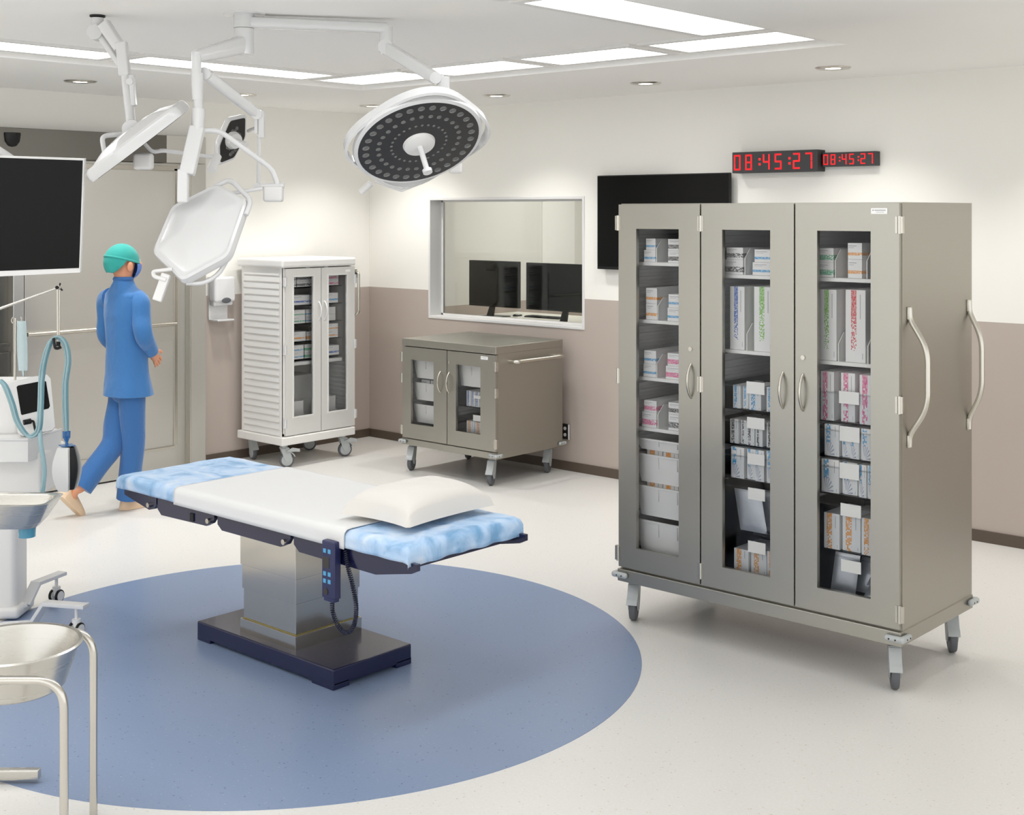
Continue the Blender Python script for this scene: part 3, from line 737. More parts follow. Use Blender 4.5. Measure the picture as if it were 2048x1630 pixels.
# ------------------------------------------------------------------ low two-door steel cabinet
SY, SB, SX0, SX1 = -.818, -.105, 1.315, 2.28
low = thing('supply_cabinet', 'low two door steel cabinet on casters below the observation window', 'cabinet', ((SX0+SX1)/2, (SY+SB)/2, 0))
m = MB(); t = .018
m.box(SX0, SX0+t, SY, SB, .245, .945); m.box(SX1-t, SX1, SY, SB, .245, .945); m.box(SX0+t, SX1-t, SB-t, SB, .245, .945); m.box(1.794-.01, 1.794+.01, SY+.004, SB-t, .26, .945)
m.box(SX0+t, SX1-t, SY, SB-t, .245, .275)
m.build('body', 'champagne_steel', low)
m = MB(); m.box(SX0-.002, SX1+.002, SY-.024, SB+.002, .945, 1.0, .003); m.build('top', 'champagne_steel', low)
m = MB(); m.box(SX0-.002, SX1+.002, SY-.024, SB+.002, .200, .247, .003); m.build('base', 'champagne_steel', low)
FL = Front('y', SY)
def pxr(fr, u0, v0, u1, v1): a = fr.px(u0, v0); b = fr.px(u1, v1); return a[0], b[0], b[1], a[1]
wl = (pxr(FL, 826, 725, 871.4, 855)); wr = (pxr(FL, 916, 735, 965, 872))
d1 = glazed_door(FL, low, SX0+.002, 1.791, .254, .939, wl[0], wl[1], .362, .845, 'champagne_steel', FL.px(883, 780)[0]+.012, (.628, .780), SX0-.004, (.86, .70, .31))
d2 = glazed_door(FL, low, 1.797, SX1-.002, .254, .939, wr[0], wr[1], .362, .845, 'champagne_steel', FL.px(903, 780)[0], (.630, .782), SX1-.004, (.86, .67, .31), (FL.px(903, 739)[0], .855))
a, z = FL.px(973, 715.5); plate_print(FL, name_plate(FL, d2, a, z, .068, .022, .022), a, z, .068, .022, .022)
m = MB(); e = SX1
m.tube(fillet([(e, -.70, .885), (e+.075, -.70, .885), (e+.075, -.18, .885), (e, -.18, .885)], .03, 6), .014, 14); m.build('push_handle', 'handle_steel', low, True)
for cx_, cy_ in ((2.185, -.785), (1.36, -.785), (2.185, -.165), (1.36, -.165)): caster(low, cx_, cy_, .200, (.45, -.94), .060, .034)
for sx, sy in ((1, -1), (-1, -1), (1, 1), (-1, 1)): bumper(low, SX1+.002 if sx > 0 else SX0-.002, SY-.024 if sy < 0 else SB+.002, .226, sx, sy, .055, .016)
LBAY = [(SX0+.018, 1.784), (1.804, SX1-.018)]
for a0, a1 in LBAY: runners(low, FL, a0, 1, .02, .66, .29, .92, .042); runners(low, FL, a1, -1, .02, .66, .29, .92, .042)
FLC = Front('y', -.775)
GLB = 'white bins in the low cabinet'
for zt, zb, lb in ((.838, .700, 'top white bin behind the left door of the low cabinet'), (.668, .535, 'middle white bin behind the left door of the low cabinet'), (.505, .365, 'bottom white bin behind the left door of the low cabinet')):
    storage_bin(FLC, LBAY[0][0]+.027, LBAY[0][1]-.027, zb, zt, .5, lb, .03, GLB)
storage_bin(FLC, LBAY[1][0]+.027, LBAY[1][1]-.027, .682, .838, .5, 'white bin behind the right door of the low cabinet', .03, GLB)
FLI = Front('y', -.72)
for i in range(3): carton(FLI, 1.40+.10*i, 1.49+.10*i, .580, .684, .15, 'royal', 'S', ['left', 'middle', 'right'][i] + ' blue carton peeking over the middle bin in the low cabinet', 'blue cartons in the middle bin')
for zc, ht, cd, col_, cells, what in ((.540, .12, (948, 982, 790, 801), 'royal', [(932, 941, 782), (942, 949, 784), (950, 958, 785), (959, 968, 786), (969, 980, 788)], 'blue striped cartons'),
                                     (.330, .12, (947, 980, 829, 846), 'orange', [(932, 948, 843), (949, 965, 846), (967, 985, 848)], 'orange striped cartons')):
    c0, cz1 = FLC.px(cd[0], cd[2]); c1, cz0 = FLC.px(cd[1], cd[3])
    clear_basket(FLC, LBAY[1][0]+.022, LBAY[1][1]-.022, zc, ht, .5, (c0, c1, cz0, cz1), 'clear basket of ' + what + ' in the low cabinet', 'clear baskets in the low cabinet')
    for i, (u0, u1, vt) in enumerate(cells):
        x0, _ = FLC.px(u0, vt); x1, zt = FLC.px(u1, vt)
        carton(Front('y', -.769), x0, x1, zc+.001, zt, .2, col_, 'V', ['first', 'second', 'third', 'fourth', 'fifth'][i] + ' of the ' + what + ' in the low cabinet, counted from the left', 'cartons in the low cabinet')
# ------------------------------------------------------------------ white louvred cabinet, front facing into the room
VX, VX0, VY0, VY1 = .590, .085, -1.415, -.725
FW = Front('x', VX)
van = thing('supply_cabinet', 'white louvred cabinet with two glazed doors on casters beside the left wall', 'cabinet', ((VX+VX0)/2, (VY0+VY1)/2, 0))
m = MB(); m.box(.05, .625, -1.434, -.705, .175, .238, .008); m.build('base', 'grey_white_laminate', van)
m = MB(); m.box(.05, .632, -1.440, -.700, 1.527, 1.593, .018, 4); m.build('top', 'white_powder', van)
m = MB(); t = .016
m.box(VX0, VX, VY1-t, VY1, .238, 1.527); m.box(VX0, VX0+t, VY0+t, VY1-t, .238, 1.527); m.box(VX0, VX, VY0+.004, VY0+.012, .238, 1.527)
m.box(VX-.03, VX, VY0, VY0+.03, .238, 1.527, .003); m.box(VX0, VX0+.03, VY0, VY0+.03, .238, 1.527, .003)
m.box(VX0+t, VX, VY0+.012, VY1-t, .238, .262); m.build('body', 'grey_white_laminate', van)
m = MB(); n = 25; p = (1.520-.246)/n
for i in range(n): m.prism([(VX0+.03, VY0-.004, .246+i*p), (VX0+.03, VY0+.006, .246+i*p), (VX0+.03, VY0+.006, .246+(i+.76)*p), (VX0+.03, VY0+.002, .246+(i+.76)*p)], (VX-VX0-.06, 0, 0))
m.build('louvre_side', 'white_powder', van)
ym = FW.px(639, 700)[0]
ya, yb = FW.px(568, 700)[0], FW.px(706, 700)[0]
wl = pxr(FW, 584, 555, 623, 848); wr = pxr(FW, 653.5, 552, 690, 842)
HH = (1.11, 1.255)
dA = glazed_door(FW, van, ya, ym-.003, .246, 1.520, wl[0], wl[1], .385, 1.455, 'silver_door', FW.px(634, 650)[0], HH, ya-.003, (1.42, .9, .34), bead='white_powder', hmat='white_gloss')
dB = glazed_door(FW, van, ym+.003, yb, .246, 1.520, wr[0], wr[1], .385, 1.455, 'silver_door', FW.px(645, 650)[0]+.004, HH, yb+.003, (1.42, .9, .34), bead='white_powder', hmat='white_gloss')
a, z = FW.px(692, 541); name_plate(FW, dB, a, z, .052, .018, .022)
for a in (FW.px(613, 536)[0], FW.px(650, 535)[0]): m = MB(); FW.box(m, a-.02, a+.02, .002, .016, 1.519, 1.526); m.build('door_stop', 'cool_grey_plastic', van)
m = MB(); yh = VY1+.045
m.box(.50, .60, VY1, yh+.018, 1.425, 1.50, .004); m.tube(fillet([(.60, yh, 1.47), (.635, yh, 1.47), (.635, yh, 1.15), (.55, yh-.02, 1.10)], .02, 5), .011, 12); m.build('push_handle', 'handle_steel', van, True)
m = MB(); m.sph((.603, yh, 1.465), .016, (.4, 1, 1), 14); m.build('knob', 'black_plastic', van, True)
for cx_, cy_, rl in ((.575, -1.355, (.4, .9)), (.560, -.76, (.35, .93)), (.12, -1.33, (.95, -.25)), (.14, -.78, (.6, .8))): caster(van, cx_, cy_, .176, rl, .057, .030, 'disc')
for (cx_, cy_) in ((.575, -1.355), (.560, -.76)):
    m = MB(); d_ = Vector((.38, .925, 0)); m.prism([Vector((cx_, cy_, .125))-d_*.02+CR*.018-CF*.03, Vector((cx_, cy_, .15))+d_*.03+CR*.018-CF*.03, Vector((cx_, cy_, .135))+d_*.088+CR*.018-CF*.03, Vector((cx_, cy_, .118))+d_*.09+CR*.018-CF*.03, Vector((cx_, cy_, .122))+d_*.03+CR*.018-CF*.03], CF*.024)
    m.build('brake_pedal', 'cool_grey_plastic', van)
runners(van, FW, VY1-t, -1, .02, .48, .27, .76, .036)
FS = Front('x', .545)
sl = (VY0+.014, ym-.01); sr = (ym-.002, VY1-.05)
ZS_L = [1.372, 1.232, 1.088, .950, .812]; ZS_R = [1.372, 1.232, 1.092, .956, .816]
m = MB(); FS.box(m, sl[0], VY1-.05, -.42, .002, .765, .792, .003); m.build('shelf', 'bin_white', van)
for z in ZS_L: m = MB(); FS.box(m, sl[0], ym-.004, -.40, 0, z-.010, z, .001); m.build('shelf', 'acrylic', van)
for z in ZS_R: m = MB(); FS.box(m, ym+.004, VY1-.05, -.40, 0, z-.008, z, .001); m.build('shelf', 'acrylic', van)
GW = 'cartons in the white cabinet'
FWB = Front('x', .530)
def wst(zs, rows, dep=.18):
    z = zs
    for (u0, u1, h, c, kd, lb) in rows:
        a0 = max(FWB.px(u0, 650)[0], VY0+.018); a1 = FWB.px(u1, 650)[0]; a0, a1 = (a0, min(a1, ym-.016)) if u1 < 640 else (max(a0, ym-.008), a1)
        carton(FWB, a0, a1, z+.0005, z+h, dep, c, kd, lb + ' in the white cabinet', GW); z += h
wst(ZS_L[0], [(594, 633, .048, 'black', 'H', 'lower black banded carton, top shelf left'), (594, 633, .048, 'black', 'H', 'upper black banded carton, top shelf left')])
wst(ZS_L[0], [(576, 592, .044, 'black', 'S', 'lower small carton beside the black banded ones'), (576, 592, .044, 'black', 'S', 'upper small carton beside the black banded ones')])
wst(ZS_L[1], [(578, 619, .075, 'royal', 'S', 'long carton with blue stripe, second shelf left')]); wst(ZS_L[1], [(621, 634, .07, 'royal', 'S', 'small carton at right, second shelf left')])
wst(ZS_L[2], [(578, 610, .052, 'green', 'S', 'lower green striped carton, third shelf left'), (578, 610, .052, 'green', 'S', 'upper green striped carton, third shelf left')])
wst(ZS_L[2], [(613, 632, .052, 'blue', 'S', 'lower blue carton, third shelf left'), (613, 632, .052, 'blue', 'S', 'upper blue carton, third shelf left')])
wst(ZS_L[3], [(578, 611, .072, 'orange', 'S', 'orange striped carton, fourth shelf left')]); wst(ZS_L[3], [(614, 633, .068, 'orange', 'H', 'small carton with orange block, fourth shelf left')])
wst(ZS_L[4], [(578, 607, .052, 'blue', 'S', 'lower pale carton, fifth shelf left'), (578, 607, .055, 'blue', 'S', 'upper pale carton, fifth shelf left')])
wst(ZS_L[4], [(610, 633, .052, 'green', 'H', 'lower carton with green block, fifth shelf left'), (610, 633, .055, 'green', 'H', 'upper carton with green block, fifth shelf left')])
wst(ZS_R[0], [(646, 677, .045, 'pink', 'H', 'lower pink printed carton, top shelf right'), (646, 677, .045, 'pink', 'H', 'upper pink printed carton, top shelf right')])
wst(ZS_R[1], [(646, 676, .078, 'blue', 'S', 'carton with thin blue stripe, second shelf right')])
wst(ZS_R[2], [(646, 671, .052, None, '', 'lower plain white carton, third shelf right'), (646, 671, .055, None, '', 'upper plain white carton, third shelf right')])
wst(ZS_R[3], [(646, 676, .055, 'orange', 'S', 'lower orange striped carton, fourth shelf right'), (646, 676, .055, 'orange', 'S', 'upper orange striped carton, fourth shelf right')])
wst(ZS_R[4], [(646, 678, .076, 'royal', 'S', 'carton with blue dotted line, fifth shelf right')])
wst(.262, [(572, 609, .125, None, '', 'lower plain grey carton at the bottom left'), (574, 607, .10, None, '', 'upper plain grey carton at the bottom left')], .12)
wst(.262, [(646, 673, .125, None, '', 'lower plain grey carton at the bottom right'), (647, 671, .105, None, '', 'upper plain grey carton at the bottom right')], .12)
carton(Front('x', .36), -1.20, -.90, .263, .47, .2, None, '', 'large plain carton low at the back behind the left door in the white cabinet', GW)
carton(Front('x', .36), -1.22, -.92, .471, .66, .2, None, '', 'large plain carton stacked at the back behind the left door in the white cabinet', GW)

# ------------------------------------------------------------------ things on the walls
tv = thing('wall_screen', 'large black flat screen on the right wall behind the tall cabinet', 'screen', (3.146, -.03, 1.53))
m = MB(); m.box(2.575, 3.717, -.06, -.035, 1.534, 2.221, .004); m.build('housing', 'black_plastic', tv)
m = MB(); m.box(2.584, 3.708, -.0615, -.059, 1.556, 2.213); m.build('screen', 'screen_black', tv)
m = MB(); m.box(2.95, 3.35, -.036, -.001, 1.7, 2.05, .003); m.build('wall_mount', 'matte_black', tv)
SEG = {'0': 'abcdef', '8': 'abcdefg', '4': 'fgbc', '5': 'afgcd', '2': 'abged', '7': 'abc'}
def clock(x0, x1, z0, z1, depth, label, pad):
    k = thing('digital_clock', label, 'clock', ((x0+x1)/2, -depth/2, z0))
    m = MB(); m.box(x0, x1, -depth, -.001, z0, z1, .003); m.build('housing', 'clock_black', k)
    L = x1-x0; H_ = z1-z0; dh = H_*.74; zb = z0+H_*.13; dw = dh*.50; th = dh*.105; y = -depth
    cells = '08:45:27'; adv = {True: .075, False: .142}
    x = x0+L*pad
    tot = sum(adv[c == ':'] for c in cells); sc = (L*(1-2*pad)+L*.02)/tot
    for c in cells:
        wcell = adv[c == ':']*sc
        if c == ':':
            for zz in (zb+dh*.36, zb+dh*.68): m = MB(); m.box(x+wcell*.30, x+wcell*.30+th*1.5, y-.0022, y+.001, zz-th*.7, zz+th*.7, .001); m.build('colon_dot', 'led_red', k)
        else:
            xa, xb = x, x+min(dw, wcell*.72); zm = zb+dh/2; g = th*.14
            S = {'a': (xa+g, xb-g, zb+dh-th, zb+dh), 'g': (xa+g, xb-g, zm-th/2, zm+th/2), 'd': (xa+g, xb-g, zb, zb+th),
                 'f': (xa, xa+th, zm+g, zb+dh-g), 'b': (xb-th, xb, zm+g, zb+dh-g), 'e': (xa, xa+th, zb+g, zm-g), 'c': (xb-th, xb, zb+g, zm-g)}
            m = MB()
            for q in SEG[c]: s = S[q]; m.box(s[0], s[1], y-.0022, y+.001, s[2], s[3], .001)
            m.build('digit', 'led_red', k)
        x += wcell
clock(3.762, 4.401, 2.214, 2.354, .10, 'larger black digital wall clock with red figures 08:45:27', .022)
clock(4.412, 4.781, 2.243, 2.333, .06, 'smaller black digital wall clock with red figures, at the right', .022)
disp = thing('sanitizer_dispenser', 'white hand sanitizer dispenser on the wall left of the white cabinet', 'dispenser', (.05, -1.58, 1.11))
m = MB(); m.box(0, .022, -1.675, -1.50, 1.115, 1.45, .006); m.build('back_plate', 'white_plastic', disp)
m = MB(); m.box(.02, .115, -1.682, -1.488, 1.255, 1.452, .022, 4); m.box(.02, .09, -1.675, -1.495, 1.225, 1.30, .015, 3); m.build('housing', 'white_gloss', disp, 40)
m = MB(); m.sph((.113, -1.578, 1.268), .045, (.14, 1, .5), 20); m.build('sensor_window', 'tyre_grey', disp, True)
m = MB(); m.box(.015, .13, -1.668, -1.515, 1.108, 1.122, .005); m.build('drip_tray', 'white_gloss', disp)
out = thing('wall_socket', 'double wall socket low on the right wall behind the low cabinet', 'socket', (2.235, -.01, .235))
m = MB(); m.box(2.196, 2.268, -.012, -.001, .235, .350, .002); m.build('plate', 'socket_dark', out)
for zq in (.268, .316): m = MB(); m.cyl((2.228, -.011, zq), (2.228, -.016, zq), .013, seg=18); m.build('outlet', 'white_plastic', out)
m = MB(); m.box(2.262, 2.272, -.02, -.011, .235, .350, .001); m.build('edge', 'white_plastic', out)

# desk with two computer screens in the annex
desk = thing('desk', 'white desk in the room behind the observation window', 'desk', (1.9, .6, 0))
m = MB(); m.box(.75, 3.2, .18, 1.1, 1.032, 1.062, .003); m.build('desktop', 'desk_white', desk)
for x in (.80, 3.1):
    m = MB(); m.box(x, x+.05, .2, 1.08, 0, 1.032, .002); m.build('leg', 'desk_white', desk)
def comp_screen(u0, v0, u1, v1, y, su, label):
    p = at_y(u0, v0, y); q = at_y(u1, v1, y)
    k = thing('computer_screen', label, 'screen', ((p.x+q.x)/2, y, 1.062), 'computer screens in the annex')
    m = MB(); m.box(p.x, q.x, y, y+.03, q.z, p.z, .003); m.build('housing', 'black_plastic', k)
    m = MB(); m.box(p.x+.008, q.x-.008, y-.001, y+.002, q.z+.014, p.z-.008); m.build('screen', 'screen_black', k)
    xc = at_y(su, 615, y).x
    m = MB(); m.prism([(xc-.035, y-.02, 1.068), (xc+.035, y-.02, 1.068), (xc+.02, y+.025, q.z+.05), (xc-.02, y+.025, q.z+.05)], (0, .02, 0)); m.build('stand', 'black_plastic', k)
    m = MB(); m.box(xc-.12, xc+.12, y-.07, y+.12, 1.062, 1.070, .003); m.build('foot', 'black_plastic', k)
comp_screen(938, 520, 1037, 617, .52, 982, 'left of the two black computer screens behind the observation window')
comp_screen(1052, 525, 1166, 626, .36, 1128, 'right of the two black computer screens behind the observation window')
p = at_z(1078, 634, 1.07); kb = thing('keyboard', 'black keyboard lying below the computer screens', 'keyboard', (p.x, p.y, 1.062))
m = MB(); m.box(p.x-.16, p.x+.22, p.y-.01, p.y+.10, 1.062, 1.072, .003); m.build('base', 'black_plastic', kb)
m = MB()
for r in range(4):
    for c in range(12): m.box(p.x-.152+c*.03, p.x-.127+c*.03, p.y-.002+r*.025, p.y+.018+r*.025, 1.072, 1.076)
m.build('keys', 'matte_black', kb)
p = at_z(1035, 629, 1.075); ms = thing('computer_mouse', 'small black and white computer mouse left of the keyboard', 'mouse', (p.x, p.y, 1.062))
m = MB(); m.sph((p.x, p.y, 1.068), .034, (1, 1.5, .42), 16); m.build('body', 'black_plastic', ms, True)
m = MB(); m.sph((p.x+.01, p.y-.004, 1.076), .026, (.7, 1.3, .35), 14); m.build('button', 'white_gloss', ms, True)
# ================================================================== operating table
BX0, BX1, BYN, BYF = 2.955, 4.945, -4.195, -3.610
ot = thing('operating_table', 'operating table with navy base and steel column standing on the blue floor circle', 'operating table', (3.95, -3.92, 0))
m = MB(); x0, x1, y0, y1 = 3.482, 4.437, -4.145, -3.705
m.box(x0, x1, y0, y1, .016, .087, .007, 3)
for a, b in ((x0, x0+.10), (x1-.14, x1)):
    for c, d in ((y0, y0+.09), (y1-.09, y1)): m.box(a+.001, b, c+.001, d-.001, .0016, .03, .003)
m.build('base', 'navy_paint', ot, 40)
cx0, cx1, cy0, cy1 = 3.748, 4.138, -4.100, -3.728
def colbox(nm, ins, z0, z1, mat='column_steel'):
    m = MB(); m.box(cx0+ins, cx1-ins, cy0+ins, cy1-ins, z0, z1, .0015, 2); return m.build(nm, mat, ot, 40)
colbox('column_collar', 0, .086, .146); colbox('trim', .006, .146, .149, 'gold_trim')
colbox('column', .011, .149, .280); colbox('column_sleeve', .006, .280, .386); colbox('column_head', .000, .386, .585)
m = MB(); m.box(BX0+.05, BX1-.04, BYN+.03, BYF-.03, .585, .604, .004); m.build('tabletop', 'navy_paint', ot)
m = MB(); m.box(BX0+.02, BX1-.01, BYN+.012, BYF-.012, .604, .686, .022, 4); m.build('mattress', 'navy_rubber', ot, 40)
RY = -4.214
def ppx(u, v): q = at_y(220+u/2.438, 880+v/2.438, RY); return q.x, q.z
RAIL = [[(70, 265), (190, 340), (214, 336), (226, 316)], [(232, 336), (250, 366), (470, 419), (497, 406), (508, 388)],
        [(524, 410), (545, 441), (832, 521), (866, 508), (880, 480)], [(896, 508), (922, 546), (1295, 656), (1470, 653), (1496, 642), (1496, 624)]]
for yy, sgn in ((RY, 1), (BYF+.006, 1)):
    for poly in RAIL:
        P = [ppx(*q) for q in poly]
        low_ = [Vector((x, yy, z)) for x, z in P]
        zt = .632
        top_ = [Vector((P[-1][0], yy, max(P[-1][1]+.006, zt) if poly is not RAIL[3] else .632)), Vector((P[0][0], yy, zt))]
        m = MB(); m.prism(low_+top_, (0, .018, 0)); rl = m.build('side_rail', 'navy_paint', ot)
for q in ((195, 315), (485, 393), (855, 495)):
    x, z = ppx(*q)
    m = MB(); m.cyl((x, RY+.005, z), (x, RY-.014, z), .0115, seg=20); m.build('bolt', 'handle_steel', ot, True)
x, z = ppx(402, 376); m = MB(); m.box(x-.014, x+.014, RY-.006, RY+.002, z-.018, z+.018, .002); m.build('rail_socket', 'matte_black', ot)

from mathutils import noise
def sheet(x0, x1, y0, y1, z, hx0, hx1, hy0, hy1, amp, nm, mat, label, cat, seed, wav, nu=120, nv=70):
    r = .022; Lx, Ly = x1-x0, y1-y0
    def bend(o):
        """distance over the edge -> (outwards, down)"""
        if o <= 0: return 0.0, 0.0
        a = min(o/r, PI/2); return r*math.sin(a), r*(1-math.cos(a)) + max(0.0, o-r*PI/2)
    def fn(i, j):
        s = -hx0 + (Lx+hx0+hx1)*i; t = -hy0 + (Ly+hy0+hy1)*j
        s0 = min(max(s, 0), Lx); t0 = min(max(t, 0), Ly); os_, ot_ = abs(s-s0), abs(t-t0)
        a, b = bend(os_); c, d = bend(ot_)
        dn = math.hypot(b, d) if (b > 0 and d > 0) else max(b, d)
        n1 = noise.noise(Vector((s*5+seed, t*5, seed))); n2 = noise.noise(Vector((s*17, t*17+seed, 3.1)))
        hang = min(1.0, dn/.06)
        px = x0+s0 + (a if s > s0 else -a); py = y0+t0 + (c if t > t0 else -c)
        w1 = noise.noise(Vector(((s0 if os_ == 0 else 0)*8 + seed, (t0 if ot_ == 0 else 0)*11, 7.7)))
        if os_ > 0: px += (1 if s > s0 else -1)*wav*hang*(w1+.25)
        if ot_ > 0: py += (1 if t > t0 else -1)*wav*.35*hang*(w1+.2)
        return Vector((px, py, z - dn*(1 + .10*w1*(wav > .004)) + amp*(n1*1.0 + n2*.45)*(1-hang) + (amp if dn == 0 else 0)))
    m = MB(); m.grid(fn, nu, nv); o = m.build(nm, mat, smooth=True)
    sd = o.modifiers.new('thickness', 'SOLIDIFY'); sd.thickness = .0016; sd.offset = 1
    return tag(o, label, cat)
sheet(BX0+.005, BX1-.002, BYN-.010, BYF+.010, .692, .075, .085, .074, .074, .0042, 'surgical_drape', 'blue_drape', 'pale blue mottled drape covering the operating table at both ends', 'drape', 3.3, .012)
sheet(3.432, 4.612, BYN-.018, BYF+.018, .7015, 0, 0, .088, .088, .0006, 'bed_sheet', 'white_linen', 'smooth white sheet laid across the middle of the operating table', 'sheet', 9.1, .001, 60, 50)
def pillow(c, lx, ly, h, rot, label):
    R = Matrix.Rotation(rot, 3, 'Z'); m = MB()
    def fn(sg):
        def f(i, j):
            a = 2*i-1; b = 2*j-1
            ex = 1-.10*(1-abs(b)**2.2)*abs(a)**3; ey = 1-.10*(1-abs(a)**2.2)*abs(b)**3
            p = Vector((a*lx/2*ex, b*ly/2*ey, 0))
            th = (max(0, 1-abs(a)**2.6)*max(0, 1-abs(b)**2.6))**.38
            n = noise.noise(Vector((a*2.2, b*2.2, 4.0+sg)))*.008*th
            z = h*.66*th+n if sg > 0 else -h*.34*th**1.4
            p.z = z + h*.34 - .024*(1-th)**1.5
            return R @ p + Vector(c)
        return f
    m.grid(fn(1), 30, 34); m.grid(fn(-1), 30, 34); bmesh.ops.remove_doubles(m.b, verts=m.b.verts, dist=2e-4)
    return tag(m.build('pillow', 'pillow_cotton', smooth=70), label, 'pillow')
pillow((4.652, -3.868, .7055), .39, .53, .138, .04, 'plump white pillow at the head end of the operating table')

# hand control with coiled cord
hc = thing('hand_control', 'navy hand control with blue keys hanging on the side rail of the operating table', 'remote control', (4.545, -4.245, .42))
m = MB(); m.box(4.506, 4.584, -4.262, -4.226, .425, .652, .006, 3); m.box(4.513, 4.577, -4.258, -4.230, .412, .43, .004); m.build('housing', 'navy_plastic', hc, 40)
m = MB(); m.box(4.522, 4.568, -4.244, -4.206, .6335, .6525, .003); m.build('hook', 'navy_plastic', hc)
for r, zk in enumerate((.604, .514, .485)):
    for k in (4.518, 4.546):
        m = MB(); m.box(k, k+.0165, -4.2645, -4.260, zk, zk+.0165, .001); m.build('key', 'key_cyan', hc)
m = MB(); m.box(4.515, 4.553, -4.264, -4.260, .545, .588, .001); m.build('display', 'key_dark', hc)
m = MB(); m.cyl((4.534, -4.260, .452), (4.534, -4.265, .452), .013, seg=20); m.build('stop_key', 'key_dark', hc)
yc = -4.240
path = bez([(4.545, yc, .415), (4.548, yc, .37), (4.585, yc, .318), (4.635, yc, .305), (4.676, yc, .345), (4.688, yc, .42), (4.660, yc+.005, .50), (4.622, yc+.012, .57), (4.605, -4.222, .62)], 14)
L = [0.0]
for i in range(1, len(path)): L.append(L[-1]+(path[i]-path[i-1]).length)
pts = []; turns = 62; N = turns*9; rad = .0075
for k in range(N+1):
    d = L[-1]*k/N; i = max(j for j in range(len(L)) if L[j] <= d+1e-9); i = min(i, len(path)-2)
    f = (d-L[i])/(L[i+1]-L[i]); p = path[i].lerp(path[i+1], f); tg = (path[i+1]-path[i]).normalized()
    n1 = Vector((0, 1, 0)); n2 = tg.cross(n1).normalized(); a = 2*PI*turns*k/N
    pts.append(p + n1*math.cos(a)*rad + n2*math.sin(a)*rad)
m = MB(); m.tube(pts, .0026, 6); m.build('coiled_cord', 'navy_rubber', hc, True)
# ================================================================== surgical lights
def onplane(u, v, c, n):
    d = ray(u, v); return CAM + d*((c-CAM).dot(n)/d.dot(n))
def arm_link(parent, p, q, w0, h0, w1=None, h1=None, nm='spring_arm', mat='white_gloss'):
    """tapered arm with rounded ends"""
    p = Vector(p); q = Vector(q); d = (q-p).normalized(); a = d.cross(UP).normalized(); n = a.cross(d).normalized()
    w1 = w1 or w0; h1 = h1 or h0; m = MB()
    rows = [(p, w0, h0), (q, w1, h1)]; V = []
    for c, w_, h_ in rows:
        ring = []
        for k in range(16):
            t = 2*PI*k/16; cs, sn = math.cos(t), math.sin(t)
            ring.append(m.b.verts.new(c + a*(w_/2*math.copysign(abs(cs)**.45, cs)) + n*(h_/2*math.copysign(abs(sn)**.45, sn))))
        V.append(ring)
    for k in range(16): m.b.faces.new((V[0][k], V[0][(k+1) % 16], V[1][(k+1) % 16], V[1][k]))
    m.b.faces.new(V[0][::-1]); m.b.faces.new(V[1])
    return m.build(nm, mat, parent, 50)
def joint(parent, c, r, L, ax=None, nm='joint'):
    ax = ax or CF; c = Vector(c); m = MB(); m.cyl(c-ax*(L/2), c+ax*(L/2), r, seg=28); m.sph(c-ax*(L/2), r*.999, (1, .25, 1) if False else (1, 1, 1), 4) if False else None
    return m.build(nm, 'white_gloss', parent, 50)
def post(parent, p, q, r, r2=None, nm='post'):
    m = MB(); m.cyl(p, q, r, r2, seg=28); return m.build(nm, 'white_gloss', parent, 50)

# --- round lamp on the long upper arm
HUB = at_d(488, 60, 5.80); hx, hy = HUB.x, HUB.y
rl = thing('surgical_light', 'round surgical light with black lens face hanging from the long ceiling arm', 'surgical light', (hx, hy, ZT))
m = MB(); m.cyl((hx, hy, ZT-.006), (hx, hy, ZT), .095, seg=36); m.cyl((hx, hy, 2.772), (hx, hy, ZT-.006), .046, seg=30); m.build('ceiling_mount', 'white_gloss', rl, 50)
A1 = at_d(772, 66, 5.95); e = Vector((A1.x, A1.y, 2.775))
arm_link(rl, Vector((hx, hy, 2.798)), Vector((e.x, e.y, 2.793)), .075, .052, .058, .048, 'arm')
post(rl, Vector((e.x, e.y, 2.80)), Vector((e.x, e.y, 2.685)), .030)
J1 = Vector((e.x, e.y, 2.705)); J2 = at_d(872, 157, 5.78)
arm_link(rl, J1, J2, .052, .062, .046, .052)
joint(rl, J1, .034, .064); joint(rl, J2, .026, .056)
PT = at_d(887, 158, 5.78); PB = at_d(888, 196, 5.78)
arm_link(rl, J2, Vector((PT.x, PT.y, J2.z+.004)), .03, .03, nm='link'); post(rl, PT+UP*.010, PB-UP*.01, .027); post(rl, PB-UP*.012, PB+UP*.012, .032, nm='collar')
LC = at_d(838, 287, 5.70); LN = cvec(.27, -.53, -.80).normalized()
la = (cvec(1, 0, 0) - LN*LN.dot(cvec(1, 0, 0))).normalized(); lb = LN.cross(la)
LM_ = Matrix((la, lb, LN)).transposed().to_4x4(); LM_.translation = LC
Rf = .272
m = MB(); m.lathe([(Rf, .0), (Rf+.016, -.004), (Rf+.02, -.02), (Rf+.012, -.034), (Rf*.8, -.055), (Rf*.4, -.075), (.001, -.080)], seg=64, M=LM_); head = m.build('lamp_head', 'white_gloss', rl, True)
m = MB(); m.lathe([(.001, .0005), (Rf-.001, .0005), (Rf, -.004)], seg=64, M=LM_); m.build('lens_plate', 'lamp_face', head)
for rr, cnt, sz, ph in ((.238, 30, .0158, 0), (.182, 28, .0112, .1), (.124, 28, .0066, .05)):
    for k in range(cnt):
        t = 2*PI*k/cnt+ph; c = LM_ @ Vector((rr*math.cos(t), rr*math.sin(t), .0))
        m = MB(); MM = Matrix.Translation(c) @ LM_.to_3x3().to_4x4()
        m.lathe([(.0005, .0034), (sz*.5, .0030), (sz*.85, .0016), (sz, .0004)], seg=14, M=MM); m.build('lens', 'lens_glass', head, True)
